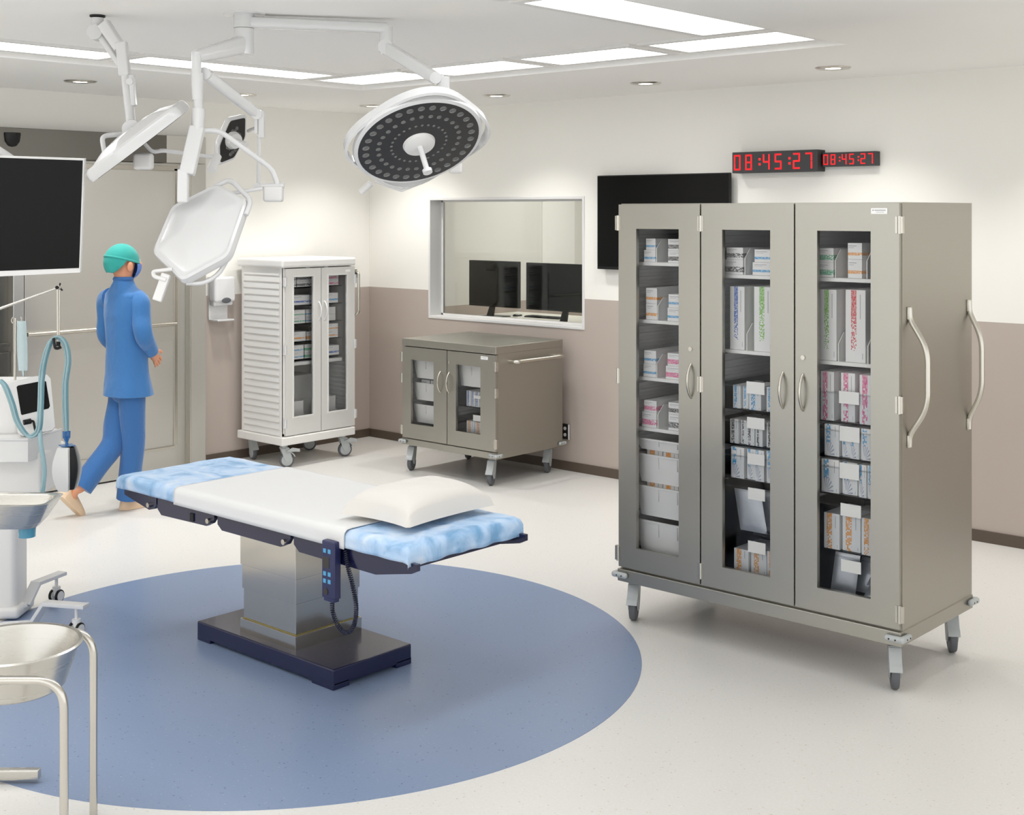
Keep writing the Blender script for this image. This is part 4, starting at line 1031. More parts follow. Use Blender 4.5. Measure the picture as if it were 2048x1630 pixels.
m = MB(); m.lathe([(.001, .022), (.05, .021), (.068, .014), (.073, .0)], seg=40, M=LM_); cap_ = m.build('centre_cap', 'white_plastic', head, True)
hp = LM_ @ Vector((0, 0, .018)); hd_ = (LN*.6 + cvec(.18, -.2, -.55)).normalized()
m = MB(); m.cyl(hp, hp+hd_*.125, .013, .012, seg=18); m.cyl(hp+hd_*.12, hp+hd_*.135, .022, .021, seg=20); m.build('handle', 'white_gloss', head, 50)
m = MB(); pts = []                                     # wavy grab ring around the head
for k in range(72):
    t = 2*PI*k/72; r_ = Rf + .030 + .020*math.cos(4*t+.9); pts.append(LM_ @ Vector((r_*math.cos(t), r_*math.sin(t), -.030+.006*math.cos(4*t+.9))))
ring_in = []
V = []
for k in range(72):
    t = 2*PI*k/72; d_ = (la*math.cos(t)+lb*math.sin(t)); V.append([m.b.verts.new(pts[k]+d_*o+LN*z_) for o, z_ in ((-.006, -.022), (.006, -.020), (.008, .018), (-.004, .022))])
for k in range(72):
    for q in range(4): m.b.faces.new((V[k][q], V[k][(q+1) % 4], V[(k+1) % 72][(q+1) % 4], V[(k+1) % 72][q]))
m.build('grab_ring', 'white_gloss', head, 50)
for k in range(4):
    t = (PI + .0 - .9)/4 + k*PI/2; m = MB(); d_ = la*math.cos(t)+lb*math.sin(t)
    m.bar(LC+d_*(Rf+.0)-LN*.028, LC+d_*(Rf+.016)-LN*.028, .08, .016, LN); m.build('ring_bracket', 'white_gloss', head)
m = MB(); m.cyl(at_d(742, 366, 5.93), at_d(722, 384, 5.95), .015, seg=16); m.tube([at_d(748, 361, 5.93), at_d(778, 372, 5.96), at_d(803, 381, 5.98), at_d(848, 363, 5.98)], .008, 10); m.build('side_grip', 'white_plastic', rl, 50)
m = MB(); q = at_d(911, 336, 6.06); m.obox(q, CR, CF, UP, .062, .05, .05, .01); m.build('control_box', 'white_plastic', rl)
m = MB(); m.tube([PB, at_d(880, 235, 5.9), LC-LN*.075], .018, 12); m.build('yoke', 'white_gloss', rl, True)

# --- hexagonal lamps
def hexlamp(root, c, n, outline, thick, handle=True):
    """outline: 3D corners of the plate; n: direction the white shell bulges to; lens face on the other side"""
    n = n.normalized(); P = [Vector(p) for p in outline]; ctr = sum(P, Vector())/len(P)
    rim = []
    N = len(P)
    for i in range(N):                                # softly bowed sides, rounded corners
        a, b, c_ = P[i-1], P[i], P[(i+1) % N]
        for t in (.0, .25, .5, .75, 1.0):
            s = b.lerp(a, .13); e = b.lerp(c_, .13); rim.append(s*(1-t)**2 + b*2*t*(1-t) + e*t*t)
    m = MB(); rows = []
    prof = [(1.0, -thick*.5), (1.02, -thick*.2), (1.0, thick*.25), (.955, thick*.42), (.90, thick*.36), (.86, thick*.40), (.6, thick*.82), (.3, thick*1.0)]
    for sc, hgt in prof: rows.append([m.b.verts.new(ctr+(p-ctr)*sc+n*hgt) for p in rim])
    K = len(rim)
    for i in range(len(rows)-1):
        for k in range(K): m.b.faces.new((rows[i][k], rows[i][(k+1) % K], rows[i+1][(k+1) % K], rows[i+1][k]))
    m.b.faces.new(rows[-1]); m.b.faces.new(rows[0][::-1])
    h = m.build('lamp_head', 'white_gloss', root, 30)
    m = MB(); Q = [ctr+(p-ctr)*.90-n*(thick*.5+.002) for p in rim]; m.prism(Q, n*.002); m.build('lens_plate', 'lamp_face', h)
    if not handle: return h, ctr
    m = MB(); m.cyl(ctr-n*(thick*.5+.03), ctr-n*(thick*.5), .036, .045, seg=24); m.cyl(ctr-n*(thick*.5+.11), ctr-n*(thick*.5+.03), .013, seg=16); m.build('handle', 'white_plastic', h, 50)
    return h, ctr
MC = at_d(402, 466, 5.50); MN = cvec(-.22, -.80, .56).normalized()
MPX = [(346, 415), (436, 371), (497, 404), (459, 515), (367, 565), (307, 507)]
MO = [onplane(u, v, MC, MN) for u, v in MPX]
h1 = thing('surgical_light', 'hexagonal surgical light showing its glossy white back, on the centre column', 'surgical light', (hx, hy, 2.66))
m = MB(); m.cyl((hx, hy, 2.655), (hx, hy, 2.770), .044, seg=32); m.build('hub', 'white_gloss', h1, 50)
B1 = at_d(395, 118, 5.55)
arm_link(h1, Vector((hx, hy, 2.700)), Vector((B1.x, B1.y, 2.618)), .07, .085, .045, .055, 'arm')
def vp(u, v, Y): return at_d(u, v, Y)
post(h1, vp(393, 104, 5.55), vp(393, 150, 5.55), .021); post(h1, vp(394, 146, 5.55), vp(395, 200, 5.55), .026, .022, 'sleeve')
post(h1, vp(395, 170, 5.55), vp(397, 225, 5.55), .019, nm='post'); post(h1, vp(397, 218, 5.55), vp(395, 262, 5.54), .027, .026, 'sleeve')
m = MB(); m.bar(vp(395, 254, 5.54), vp(374, 348, 5.50), .062, .045, CF, .006); m.build('drop_arm', 'white_gloss', h1)
m = MB(); m.bar(vp(367, 338, 5.50), vp(366, 405, 5.50), .044, .040, CF, .006); m.build('drop_arm', 'white_gloss', h1)
hh, ctr = hexlamp(h1, MC, MN, MO, .05)
LOOP = [onplane(u, v, MC, MN) for u, v in ((432, 372), (455, 361), (466, 364), (498, 396), (500, 408), (492, 430))]
m = MB(); m.tube(fillet(LOOP, .03, 5), .011, 10); m.build('grab_loop', 'white_gloss', hh, True)
LOOP2 = [onplane(u, v, MC-MN*.02, MN) for u, v in ((372, 566), (400, 556), (430, 538), (456, 516))]
m = MB(); m.tube(bez([LOOP2[0], LOOP2[1]-MN*.035, LOOP2[2]-MN*.035, LOOP2[3]], 6), .010, 10); m.build('grab_loop', 'white_gloss', hh, True)
m = MB(); m.tube(fillet([vp(345, 538, 5.40), vp(306, 543, 5.40), vp(308, 553, 5.38), vp(332, 560, 5.38)], .01, 4), .0085, 10); m.build('grip_bow', 'white_plastic', h1, True)
m = MB(); m.bar(vp(333, 548, 5.40), vp(314, 602, 5.38), .038, .03, CF, .005); m.build('side_grip', 'white_plastic', h1)
m = MB(); m.tube(fillet([vp(400, 261, 5.56), vp(438, 261, 5.60), vp(545, 338, 5.72), vp(556, 374, 5.72)], .05, 6), .0115, 12); m.build('side_arm', 'white_gloss', h1, True)
m = MB(); m.obox(vp(547, 388, 5.72), CR, CF, UP, .086, .05, .07, .012, 3); m.build('control_box', 'white_plastic', h1, 40)
m = MB(); m.cyl(vp(522, 373, 5.72), vp(568, 371, 5.72), .013, seg=16); m.build('joint', 'white_gloss', h1, 50)
m = MB(); m.tube([vp(524, 377, 5.70), vp(450, 389, 5.60)], .0085, 10); m.build('side_arm', 'white_gloss', h1, True)

# --- small lamp on the spring arm
h2 = thing('surgical_light', 'small hexagonal surgical light with its black lens face turned to the room', 'surgical light', vp(408, 146, 5.60))
p0, p1 = vp(411, 148, 5.60), vp(515, 229, 5.85)
arm_link(h2, p0, p1, .034, .046, .034, .042); joint(h2, p0, .027, .05); joint(h2, p1, .024, .05)
m = MB(); m.bar(vp(523, 222, 5.85), vp(523, 276, 5.85), .026, .03, CF, .003); m.bar(vp(513, 232, 5.85), vp(513, 268, 5.85), .016, .026, CF, .002); m.build('drop_arm', 'white_gloss', h2)
post(h2, vp(518, 274, 5.85), vp(517, 376, 5.75), .0085, nm='rod'); joint(h2, vp(516, 374, 5.74), .017, .035)
SC_ = vp(462, 281, 6.25); SN = cvec(-.74, .62, .22).normalized()
h2h, _ = hexlamp(h2, SC_, SN, [onplane(u, v, SC_, SN) for u, v in ((455, 236), (488, 229), (487, 272), (463, 317), (433, 329), (432, 290))], .04)
for (fu, fv) in ((.3, .6), (-.3, .6), (.0, .75), (.5, .2), (-.5, .2), (.55, -.15), (-.55, -.15), (.3, -.55), (-.3, -.55), (0, -.75), (.2, .85), (-.2, -.85), (.62, .45), (-.62, -.45)):
    a_ = onplane(462, 241, SC_, SN)-SC_; b_ = onplane(485, 272, SC_, SN)-SC_; q = SC_ + a_*fu*.95 + b_*fv*.62 - SN*.0215
    m = MB(); m.cyl(q, q-SN*.004, .010, .007, seg=12); m.build('lens', 'lens_glass', h2h, True)
m = MB(); m.tube([vp(497, 262, 6.2), vp(506, 258, 6.05), vp(516, 254, 5.87)], .009, 10); m.build('yoke', 'white_gloss', h2, True)

# --- left lamp seen edge-on, on its own ceiling mount
lm = at_d(195, 30, 5.84); h3 = thing('surgical_light', 'hexagonal surgical light seen edge-on at the left, on its own ceiling mount', 'surgical light', (lm.x, lm.y, ZT))
m = MB(); m.cyl((lm.x, lm.y, ZT-.008), (lm.x, lm.y, ZT), .034, seg=24); m.build('ceiling_mount', 'matte_black', h3, 50)
pT = Vector((lm.x, lm.y, ZT-.012)); jA = vp(193, 66, 5.84)
post(h3, pT, Vector((lm.x, lm.y, jA.z)), .027); joint(h3, jA, .034, .07)
arm_link(h3, vp(208, 48, 5.80), vp(240, 96, 5.78), .05, .055, .045, .05); arm_link(h3, vp(197, 66, 5.84), vp(247, 140, 5.78), .03, .03, .026, .026, 'lower_link')
m = MB(); m.bar(vp(243, 84, 5.78), vp(250, 152, 5.78), .046, .05, CF, .006); m.build('drop_arm', 'white_gloss', h3)
post(h3, vp(251, 146, 5.78), vp(263, 256, 5.74), .021); 
m = MB(); m.bar(vp(263, 150, 5.76), vp(268, 212, 5.75), .022, .03, CF, .005); m.build('cable_cover', 'white_gloss', h3); joint(h3, vp(262, 164, 5.76), .015, .05)
e1 = (MO[1]+MO[2])/2 - (MO[4]+MO[5])/2; e1.normalize(); e2 = MN.cross(e1).normalized(); mc = sum(MO, Vector())/6
l1 = cvec(.80, -.10, .575).normalized(); ln = cvec(-.50, -.22, .80); ln = (ln - l1*ln.dot(l1)).normalized(); l2 = ln.cross(l1)
LCN = vp(278, 277, 5.60)
LO = [LCN + l1*((p-mc).dot(e1)*1.10) + l2*((p-mc).dot(e2)*1.05) for p in MO]
h3h, _ = hexlamp(h3, LCN, ln, LO, .058, False)
post(h3, vp(263, 250, 5.74), LCN+ln*.05, .026, .04, 'neck')
m = MB(); m.tube(fillet([vp(268, 267, 5.72), vp(203, 272, 5.62), vp(212, 322, 5.56)], .03, 6), .0105, 12); m.build('grab_loop', 'white_gloss', h3, True)
m = MB(); m.tube(fillet([vp(288, 286, 5.7), vp(305, 305, 5.72), vp(325, 301, 5.75), vp(432, 315, 6.05)], .03, 6), .0088, 12); m.build('side_arm', 'white_gloss', h3, True)
m = MB(); m.obox(vp(287, 323, 5.66), CR, CF, UP, .084, .05, .072, .014, 3); m.build('control_box', 'white_plastic', h3, 40)
m = MB(); m.cyl(vp(434, 312, 6.05), vp(423, 340, 6.0), .022, seg=20); m.build('side_grip', 'white_plastic', h3, 50)
# ================================================================== equipment at the left edge
# --- big display on its arm
DC = at_d(30, 432, 5.60); DN = cvec(.10, -.985, -.14).normalized()
disp = thing('surgical_display', 'large black display in a white bezel cut by the left photo edge', 'display', at_d(30, 560, 5.60))
q = [onplane(u, v, DC, DN) for u, v in ((-190, 306), (169, 318), (160, 545), (-190, 562))]
m = MB(); m.prism(q, -DN*.030); m.build('housing', 'white_plastic', disp)
q = [onplane(u, v, DC+DN*.0012, DN) for u, v in ((-186, 309), (165.5, 321), (158, 536), (-186, 549))]
m = MB(); m.prism(q, -DN*.002); m.build('screen', 'screen_black', disp)
m = MB(); m.obox(onplane(-20, 430, DC-DN*.07, DN), cvec(1, 0, 0), DN, UP, .26, .05, .2, .02); m.build('rear_cover', 'white_plastic', disp)
mt = at_d(-120, 210, 5.75)
m = MB(); m.tube([at_d(30, 322, 5.66), at_d(0, 302, 5.68), at_d(-60, 262, 5.72), mt], .017, 12); m.tube([mt, Vector((mt.x, mt.y, ZT-.002))], .022, 14); m.build('arm', 'white_gloss', disp, True)

# --- anaesthesia machine
AMY = 6.32
def C(u, v, Y=AMY): return at_d(u, v, Y)
base = C(2, 1232, 6.3); am = thing('anaesthesia_machine', 'white anaesthesia machine on a castor base at the left edge of the photo', 'medical machine', (base.x, base.y, 0))
def cbox(nm, u0, u1, v0, v1, Y, dep, mat, bev=.012, par=None):
    p = C(u0, v0, Y); q = C(u1, v1, Y); w_ = (u1-u0)/F*Y; h_ = (v1-v0)/F*Y
    m = MB(); m.obox((p+q)/2 + CF*(dep/2), CR, CF, UP, w_, dep, h_, bev, 3); return m.build(nm, mat, par or am, 40)
cbox('column', -42, 31, 980, 1226, 6.22, .17, 'white_plastic', .03)
cbox('column_foot', -50, 37, 1216, 1240, 6.20, .22, 'white_plastic', .02)
cbox('lower_body', -160, 84, 905, 990, 6.20, .34, 'grey_white_laminate', .02)
P0 = [C(-160, 868, 6.12), C(56, 868, 6.12), C(122, 858, 6.42), C(60, 852, 6.75), C(-160, 852, 6.75)]
zt = sum(p.z for p in P0)/5
m = MB(); m.prism([Vector((p.x, p.y, zt)) for p in P0], (0, 0, -.10)); m.build('worktop', 'white_plastic', am)
m = MB(); m.tube([Vector((p.x, p.y, zt+.004)) for p in P0[:3]], .006, 8); m.build('worktop_rim', 'white_gloss', am, True)
cbox('upper_body', -170, 36, 768, 872, 6.30, .30, 'white_plastic', .02)
MNn = cvec(.30, -.90, .22).normalized(); Mc = C(66, 800, 6.26)
q = [onplane(u, v, Mc, MNn) for u, v in ((14, 768), (60, 754), (94, 749), (101, 757), (110, 853), (104, 860), (46, 872), (36, 866))]
m = MB(); m.prism(q, -MNn*.06); scr = m.build('monitor', 'white_plastic', am)
q = [onplane(u, v, Mc+MNn*.001, MNn) for u, v in ((33, 774), (36, 771), (88, 761), (92, 763), (100, 812), (97, 817), (44, 830), (42, 828))]
m = MB(); m.prism(q, -MNn*.003); m.build('screen', 'screen_black', scr)
m = MB(); m.cyl(C(47, 845, 6.18), C(62, 842, 6.20), .013, seg=16); m.tube(fillet([C(60, 842, 6.2), C(67, 842, 6.2), C(70, 858, 6.18), C(73, 866, 6.17)], .01, 4), .006, 8); m.build('gas_connector', 'black_plastic', am, 50)
def amleg(pts, cst):
    m = MB(); W = .055
    for a, b in zip(pts[:-1], pts[1:]):
        a = Vector(a); b = Vector(b); m.bar(a - (b-a).normalized()*.006, b+(b-a).normalized()*.006, W, .018, UP, .003)
    lg = m.build('leg', 'white_gloss', am, 40)
    c = Vector(cst); top = pts[-1].lerp(pts[-2], .22)
    cc = Vector((top.x, top.y, .032))
    m = MB(); m.cyl(Vector((cc.x, cc.y, .075)), top, .008, seg=14); m.cyl(Vector((cc.x, cc.y, .062)), Vector((cc.x, cc.y, .078)), .020, .020, seg=20); m.obox(Vector((cc.x, cc.y, .048)), CR, CF, UP, .022, .036, .036, .006); ct = m.build('castor', 'white_plastic', lg, 50)
    ax = cvec(.93, -.36, 0).normalized()
    return lg, cc, ax
for pts in ([C(-8, 1242, 6.25), C(52, 1208, 6.30), C(72, 1166, 6.38), C(124, 1146, 6.55)], [C(0, 1250, 6.1), C(66, 1246, 6.05), C(92, 1206, 6.02), C(170, 1212, 5.98)]):
    lg, cc, ax = amleg(pts, (0, 0, 0))
    for sg in (-1, 1):
        M = Matrix.Translation(cc+ax*(sg*.020)) @ ax.to_track_quat('Z', 'Y').to_matrix().to_4x4()
        m = MB(); m.lathe([(.010, -.006), (.027, -.007), (.031, -.004), (.0318, 0), (.031, .004), (.027, .007), (.010, .006)], seg=28, M=M, cap=True); wl_ = m.build('wheel', 'black_plastic', lg, 40)
        m = MB(); m.lathe([(.001, -.0085), (.024, -.0078), (.024, .0078), (.001, .0085)], seg=28, M=M); m.build('hub_cap', 'white_plastic', lg, 40)
for pts in ([C(-20, 1242, 6.3), C(-90, 1225, 6.4), C(-150, 1190, 6.6)], [C(-20, 1250, 6.1), C(-90, 1250, 6.0), C(-170, 1255, 5.8)]): amleg(pts, (0, 0, 0))

# support arm with hoses, breathing bag
SY_ = 6.12
sa = thing('hose_support_arm', 'thin steel hose support arm with black joints beside the anaesthesia machine', 'support arm', C(-60, 640, SY_))
m = MB(); m.tube([C(-60, 640, SY_), C(0, 617, SY_), C(113, 577, SY_)], [.008, .007, .0045], 10); m.build('arm', 'brushed_steel', sa, True)
m = MB(); m.cyl(C(-60, 640, SY_), C(-60, 766, SY_), .009, seg=12); m.build('upright', 'brushed_steel', sa, True)
m = MB(); m.tube([C(115, 574, SY_), C(115.5, 690, SY_)], .0042, 8); m.build('rod', 'handle_steel', sa, True)
m = MB(); m.tube([C(119, 578, SY_), C(118.5, 690, SY_)], .0032, 8); m.build('cable', 'handle_steel', sa, True)
m = MB(); m.cyl(C(114, 575, SY_-.02), C(114, 575, SY_+.01), .0085, seg=18); m.build('knob', 'black_plastic', sa, 50)
m = MB(); m.sph(C(119, 575, SY_), .010, seg=12); m.build('joint', 'handle_steel', sa, True)
m = MB(); m.tube([C(119, 574, SY_), C(120.5, 566, SY_)], .004, 8); m.build('wing', 'black_plastic', sa, True)
m = MB(); m.tube([C(121, 577, SY_), C(125, 581, SY_)], .004, 8); m.build('wing', 'black_plastic', sa, True)
m = MB(); m.cyl(C(116.5, 683, SY_), C(116.5, 692, SY_), .0095, seg=16); m.build('clamp', 'black_plastic', sa, 50)
m = MB(); m.tube(fillet([C(107, 676, SY_-.03), C(110, 696, SY_-.03), C(115, 697, SY_-.02), C(122, 694, SY_-.01)], .01, 3), .007, 8); m.build('hook', 'matte_black', sa, True)
hs = thing('breathing_hose', 'looped pale teal breathing hoses hanging from the support arm', 'hose', C(90, 870, SY_))
HP = [(0, 760), (11, 773), (24, 806), (36, 845), (57, 871), (77, 860), (81.5, 816), (83.5, 760), (89, 722), (101, 686), (117, 676), (131, 690), (136.5, 722), (131, 768), (131.5, 830), (133, 862)]
for k, (du, dd_, r_, mt_) in enumerate(((-4.2, .0, .0062, 'tube_teal'), (3.4, .016, .0062, 'tube_teal_dark'), (-.4, -.014, .0056, 'tube_teal'))):
    m = MB(); m.tube(bez([C(u+du*(1 if i not in (0, 15) else .6), v+(k*1.3 if 3 < i < 6 else 0)-(k*1.5 if 8 < i < 12 else 0), SY_+dd_-(.1 if i > 4 else .08)*(1 if i < 7 else 0)) for i, (u, v) in enumerate(HP)], 7), r_, 10)
    m.build('hose', mt_, hs, True)
m = MB(); m.tube(bez([C(80, 862, 6.02), C(81, 885, 6.0), C(86, 915, 6.0), C(89, 945, 6.0), C(85, 984, 6.0)], 8), .0105, 12); m.build('drain_hose', 'tube_teal', hs, True)
bb = thing('breathing_bag', 'white breathing bag with black flank under a blue hose connector', 'breathing bag', C(133, 980, SY_))
m = MB(); m.cyl(C(129.5, 862, SY_), C(130, 876, SY_), .0105, seg=16); m.cyl(C(136.5, 862, SY_), C(136, 876, SY_), .0105, seg=16); m.cyl(C(133, 872, SY_), C(133.5, 883, SY_), .018, .008, seg=18); m.cyl(C(133.5, 880, SY_), C(133.5, 891, SY_), .007, seg=14); m.build('connector', 'blue_connector', bb, 50)
m = MB(); m.obox(C(134, 890.5, SY_), cvec(.8, .6, 0), cvec(-.6, .8, 0), UP, .062, .062, .004, .001); m.build('plate', 'blue_connector', bb)
def bagpanel(cu, mat, nm, xax, nrm, off, wd):
    m = MB(); c0 = C(134, 893, SY_); c1 = C(134, 981, SY_); H_ = c0.z-c1.z
    def f(sg):
        def g(i, j):
            z = c0.z-H_*j; wv = wd*(.62+.38*math.sin(PI*min(1, j*.95+.02)))*(1 if j < .93 else 1-(j-.93)*3)
            return Vector((c0.x, c0.y, z)) + nrm*off*(.75+.55*math.sin(PI*j)) + xax*((i-.5)*wv) + nrm*(.006*sg)
        return g
    m.grid(f(1), 6, 14); m.grid(f(-1), 6, 14); bmesh.ops.remove_doubles(m.b, verts=m.b.verts, dist=1e-4)
    return m.build(nm, mat, bb, 50)
bagpanel(0, 'white_plastic', 'front_panel', cvec(.80, .6, 0), cvec(.6, -.8, 0), .034, .105) if False else None
nA = cvec(-.28, -.96, 0); xA = cvec(.96, -.28, 0)
bagpanel(0, 'white_plastic', 'front_panel', xA, nA, .036, .088); bagpanel(0, 'white_plastic', 'rear_panel', xA, -nA, .036, .088)
m = MB(); c0 = C(135, 894, SY_); c1 = C(135, 978, SY_)
def fb(i, j):
    t = 2*PI*i; s = .72+.42*math.sin(PI*j); return Vector((c0.x, c0.y, c0.z+(c1.z-c0.z)*j)) + xA*(math.cos(t)*.046*s) + nA*(math.sin(t)*.030*s)
m.grid(fb, 20, 14); bmesh.ops.remove_doubles(m.b, verts=m.b.verts, dist=1e-4); m.build('bellows', 'matte_black', bb, True)

# infusion pole and bag
ip = thing('infusion_pole', 'thin steel infusion pole with hooks at the top', 'pole', C(31, 762, 6.45))
m = MB(); m.cyl(C(31, 636, 6.45), C(30, 790, 6.45), .0055, seg=12); m.build('pole', 'handle_steel', ip, True)
m = MB(); m.tube(bez([C(30, 640, 6.45), C(25, 646, 6.45), C(23, 640, 6.45), C(26, 634, 6.45)], 5), .0025, 8); m.tube(bez([C(31, 641, 6.45), C(39, 645, 6.45), C(43, 640, 6.45), C(41, 634, 6.45)], 5), .0025, 8); m.build('hook', 'handle_steel', ip, True)
ib = thing('infusion_bag', 'clear infusion bag hanging from the infusion pole', 'infusion bag', C(44, 745, 6.42))
m = MB(); top = C(43, 642, 6.42); bot = C(46, 741, 6.42)
def fib(sg):
    def f(i, j):
        c = top.lerp(bot, j); wv = .052*(.85+.15*math.sin(PI*j)); return c + CR*((i-.5)*wv) + CF*(sg*.016*(math.sin(PI*i)*(.25+.75*math.sin(PI*min(1, j*.8+.15))))**.7)
    return f
m.grid(fib(1), 10, 16); m.grid(fib(-1), 10, 16); bmesh.ops.remove_doubles(m.b, verts=m.b.verts, dist=1e-4); m.build('bag', 'bag_clear', ib, True)
m = MB(); m.cyl(bot, C(47, 752, 6.42), .006, .004, seg=10); m.build('port', 'bag_clear', ib, True)

# steel pan with blue jar below
PY = 5.72
def pan_ring(u0, u1, yn, yf, z, n=6, r=.05):
    a = C(u0, 1000, yn); b = C(u1, 1000, yn); w_ = (u1-u0)/F*PY
    o = Vector((C(u1, 1000, PY).x, C(u1, 1000, PY).y, z)); D = yf-yn
    pts = []
    for cx_, cy_, t0 in ((-r, -D/2+r, -PI/2), (-r, D/2-r, 0), (-w_+r, D/2-r, PI/2), (-w_+r, -D/2+r, PI)):
        for k in range(n+1):
            t = t0+PI/2*k/n; pts.append(o + CR*(cx_+r*math.cos(t)) + CF*(cy_+r*math.sin(t)))
    return pts
zr = EYE-(998-YH)/F*PY
RR = [(-150, 110, .26, zr-.010), (-150, 112, .27, zr), (-150, 105, .25, zr+.002), (-150, 98, .22, zr-.006), (-145, 82, .15, zr-.085), (-145, 76, .12, zr-.100)]
OUTR = [(-150, 111, .268, zr-.003), (-146, 88, .17, zr-.088), (-144, 76, .13, zr-.118)]
m = MB(); rows = [[m.b.verts.new(p) for p in pan_ring(u0, u1, PY-d/2, PY+d/2, z)] for (u0, u1, d, z) in ([OUTR[2], OUTR[1], OUTR[0]] + RR[1:])]
for i in range(len(rows)-1):
    for k in range(len(rows[0])): m.b.faces.new((rows[i][k], rows[i][(k+1) % len(rows[0])], rows[i+1][(k+1) % len(rows[0])], rows[i+1][k]))
m.b.faces.new(rows[0][::-1]); m.b.faces.new(rows[-1])
pan = tag(m.build('instrument_pan', 'brushed_steel', smooth=35), 'polished steel instrument pan in front of the anaesthesia machine column', 'pan')
jr = C(54, 1050, PY); zj = zr-.119
jar = thing('suction_jar', 'blue plastic jar fixed below the steel instrument pan', 'jar', (jr.x, jr.y, zj-.05))
m = MB(); m.cyl((jr.x, jr.y, zj-.046), (jr.x, jr.y, zj), .036, .038, seg=26); m.build('jar', 'canister_blue', jar, 50)
m = MB(); m.cyl((jr.x, jr.y, zj-.0065), (jr.x, jr.y, zj-.0005), .0395, seg=26); m.build('lid', 'canister_blue', jar, 50)

# basin on a tubular stand, close to the camera
bs = C(15, 1290, 4.0); st = thing('basin_stand', 'tubular steel stand carrying a round basin, near corner of the photo', 'stand', (bs.x, bs.y, 0))
zt_ = .612; wS = .88
n0 = C(128, 1400, 3.72); f0 = C(187, 1400, 4.20)
n0.z = f0.z = 0.0
nl = n0 - CR*wS*.72; fl = f0 - CR*wS*.75
tr = .0122
for a, b, zz in ((n0, nl, zt_), (f0, fl, zt_-.014)):
    pts = fillet([a+UP*.015, a+UP*zz, b+UP*zz, b+UP*.015], .085, 9)
    m = MB(); m.tube(pts, tr, 16); m.build('tube_frame', 'tube_steel', st, True)
for a in (n0, f0, nl, fl):
    m = MB(); m.cyl(a, a+UP*.018, .0126, seg=18); m.build('foot', 'tube_steel', st, 50)
fbp = at_z(80, 1558, .012); m = MB(); m.bar(Vector((fbp.x, fbp.y, .030)), Vector((fbp.x, fbp.y, .030))-CR*.42, .032, .036, UP, .006); m.build('foot_bar', 'brushed_steel', st, 40)
m = MB(); q = Vector((fbp.x, fbp.y, .03))-CR*.40; m.tube([q, Vector((fl.x, fl.y, .03))], tr, 12); m.build('cross_bar', 'tube_steel', st, True)
bc = Vector((C(27, 1290, 3.97).x, C(27, 1290, 3.97).y, 0)); zb_ = .634
m = MB()
m.lathe([(.001, zb_-.130), (.138, zb_-.130), (.148, zb_-.122), (.186, zb_-.010), (.189, zb_), (.199, zb_+.003), (.204, zb_-.002), (.201, zb_-.008), (.191, zb_-.011), (.152, zb_-.126), (.140, zb_-.136), (.001, zb_-.136)], (bc.x, bc.y, 0), 72)
tag(m.build('basin', 'brushed_steel', smooth=40), 'round brushed steel basin set in the tubular stand', 'basin')
# ================================================================== person in scrubs
YP = 8.50
def J(u, v, dy=0.0): return at_d(u, v, YP+dy)
pf = at_z(250, 1018, 0)
person = thing('person', 'person in blue scrubs and teal cap walking past the steel sliding door', 'person', (pf.x, pf.y-.1, 0))
def skin(nm, mat, nodes, edges, root, sub=2, par=None):
    par = par or person; off = par.location
    me = bpy.data.meshes.new(nm); me.from_pydata([tuple(n[0]-off) for n in nodes], edges, [])
    o = bpy.data.objects.new(nm, me); COL.objects.link(o); o.parent = par
    s = o.modifiers.new('skin', 'SKIN'); s.use_smooth_shade = True; s.branch_smoothing = .3
    for i, n in enumerate(nodes):
        d = me.skin_vertices[0].data[i]; r = n[1]; d.radius = r if isinstance(r, tuple) else (r, r); d.use_root = (i == root)
    ss = o.modifiers.new('smooth', 'SUBSURF'); ss.levels = sub; ss.render_levels = sub
    me.materials.append(MATS[mat]); return o
HD = Vector((0, 1, 0)); RT = Vector((1, 0, 0))            # walking direction, the person's right
pel = J(256, 775); chest = J(250, 640); nk = J(247, 574, .0)
rsh = J(277, 603, -.06); lsh = J(216, 600, .10); relb = J(287, 668, -.12); rwr = J(303, 706, .02)
lelb = J(212, 668, .16); lwr = J(240, 708, .24)
rhip = J(264, 785, -.045); lhip = J(243, 785, .05)
rkn = J(266, 890, -.02); rank = J(256, 993, .02); rheel = J(249, 1008, .0); rtoe = J(274, 1012, .16)
lkn = J(226, 888, -.04); lank = J(160, 978, -.18); lheel = J(150, 985, -.2); ltoe = J(146, 1022, -.14)
hd = J(246, 528) ; crown = J(246, 505)
def hand(nodes, edges, base_i, wr, d, palm_n):
    """palm with four fingers and a thumb, fingers slightly curled"""
    d = d.normalized(); side = d.cross(palm_n).normalized(); c = wr + d*.05
    nodes.append((c, (.034, .016))); ci = len(nodes)-1; edges.append((base_i, ci))
    for k, (o, L) in enumerate(((-.030, .062), (-.010, .074), (.010, .070), (.028, .054))):
        a = c + d*.038 + side*o; b = a + d*L*.5 - palm_n*.006; e = b + d*L*.42 - palm_n*.022
        i0 = len(nodes); nodes += [(a, .0095), (b, .0088), (e, .0070)]; edges += [(ci, i0), (i0, i0+1), (i0+1, i0+2)]
    a = c - d*.012 - side*.036; b = a + (d*.7 - side*.6).normalized()*.034; e = b + d*.026
    i0 = len(nodes); nodes += [(a, .012), (b, .0105), (e, .0082)]; edges += [(ci, i0), (i0, i0+1), (i0+1, i0+2)]
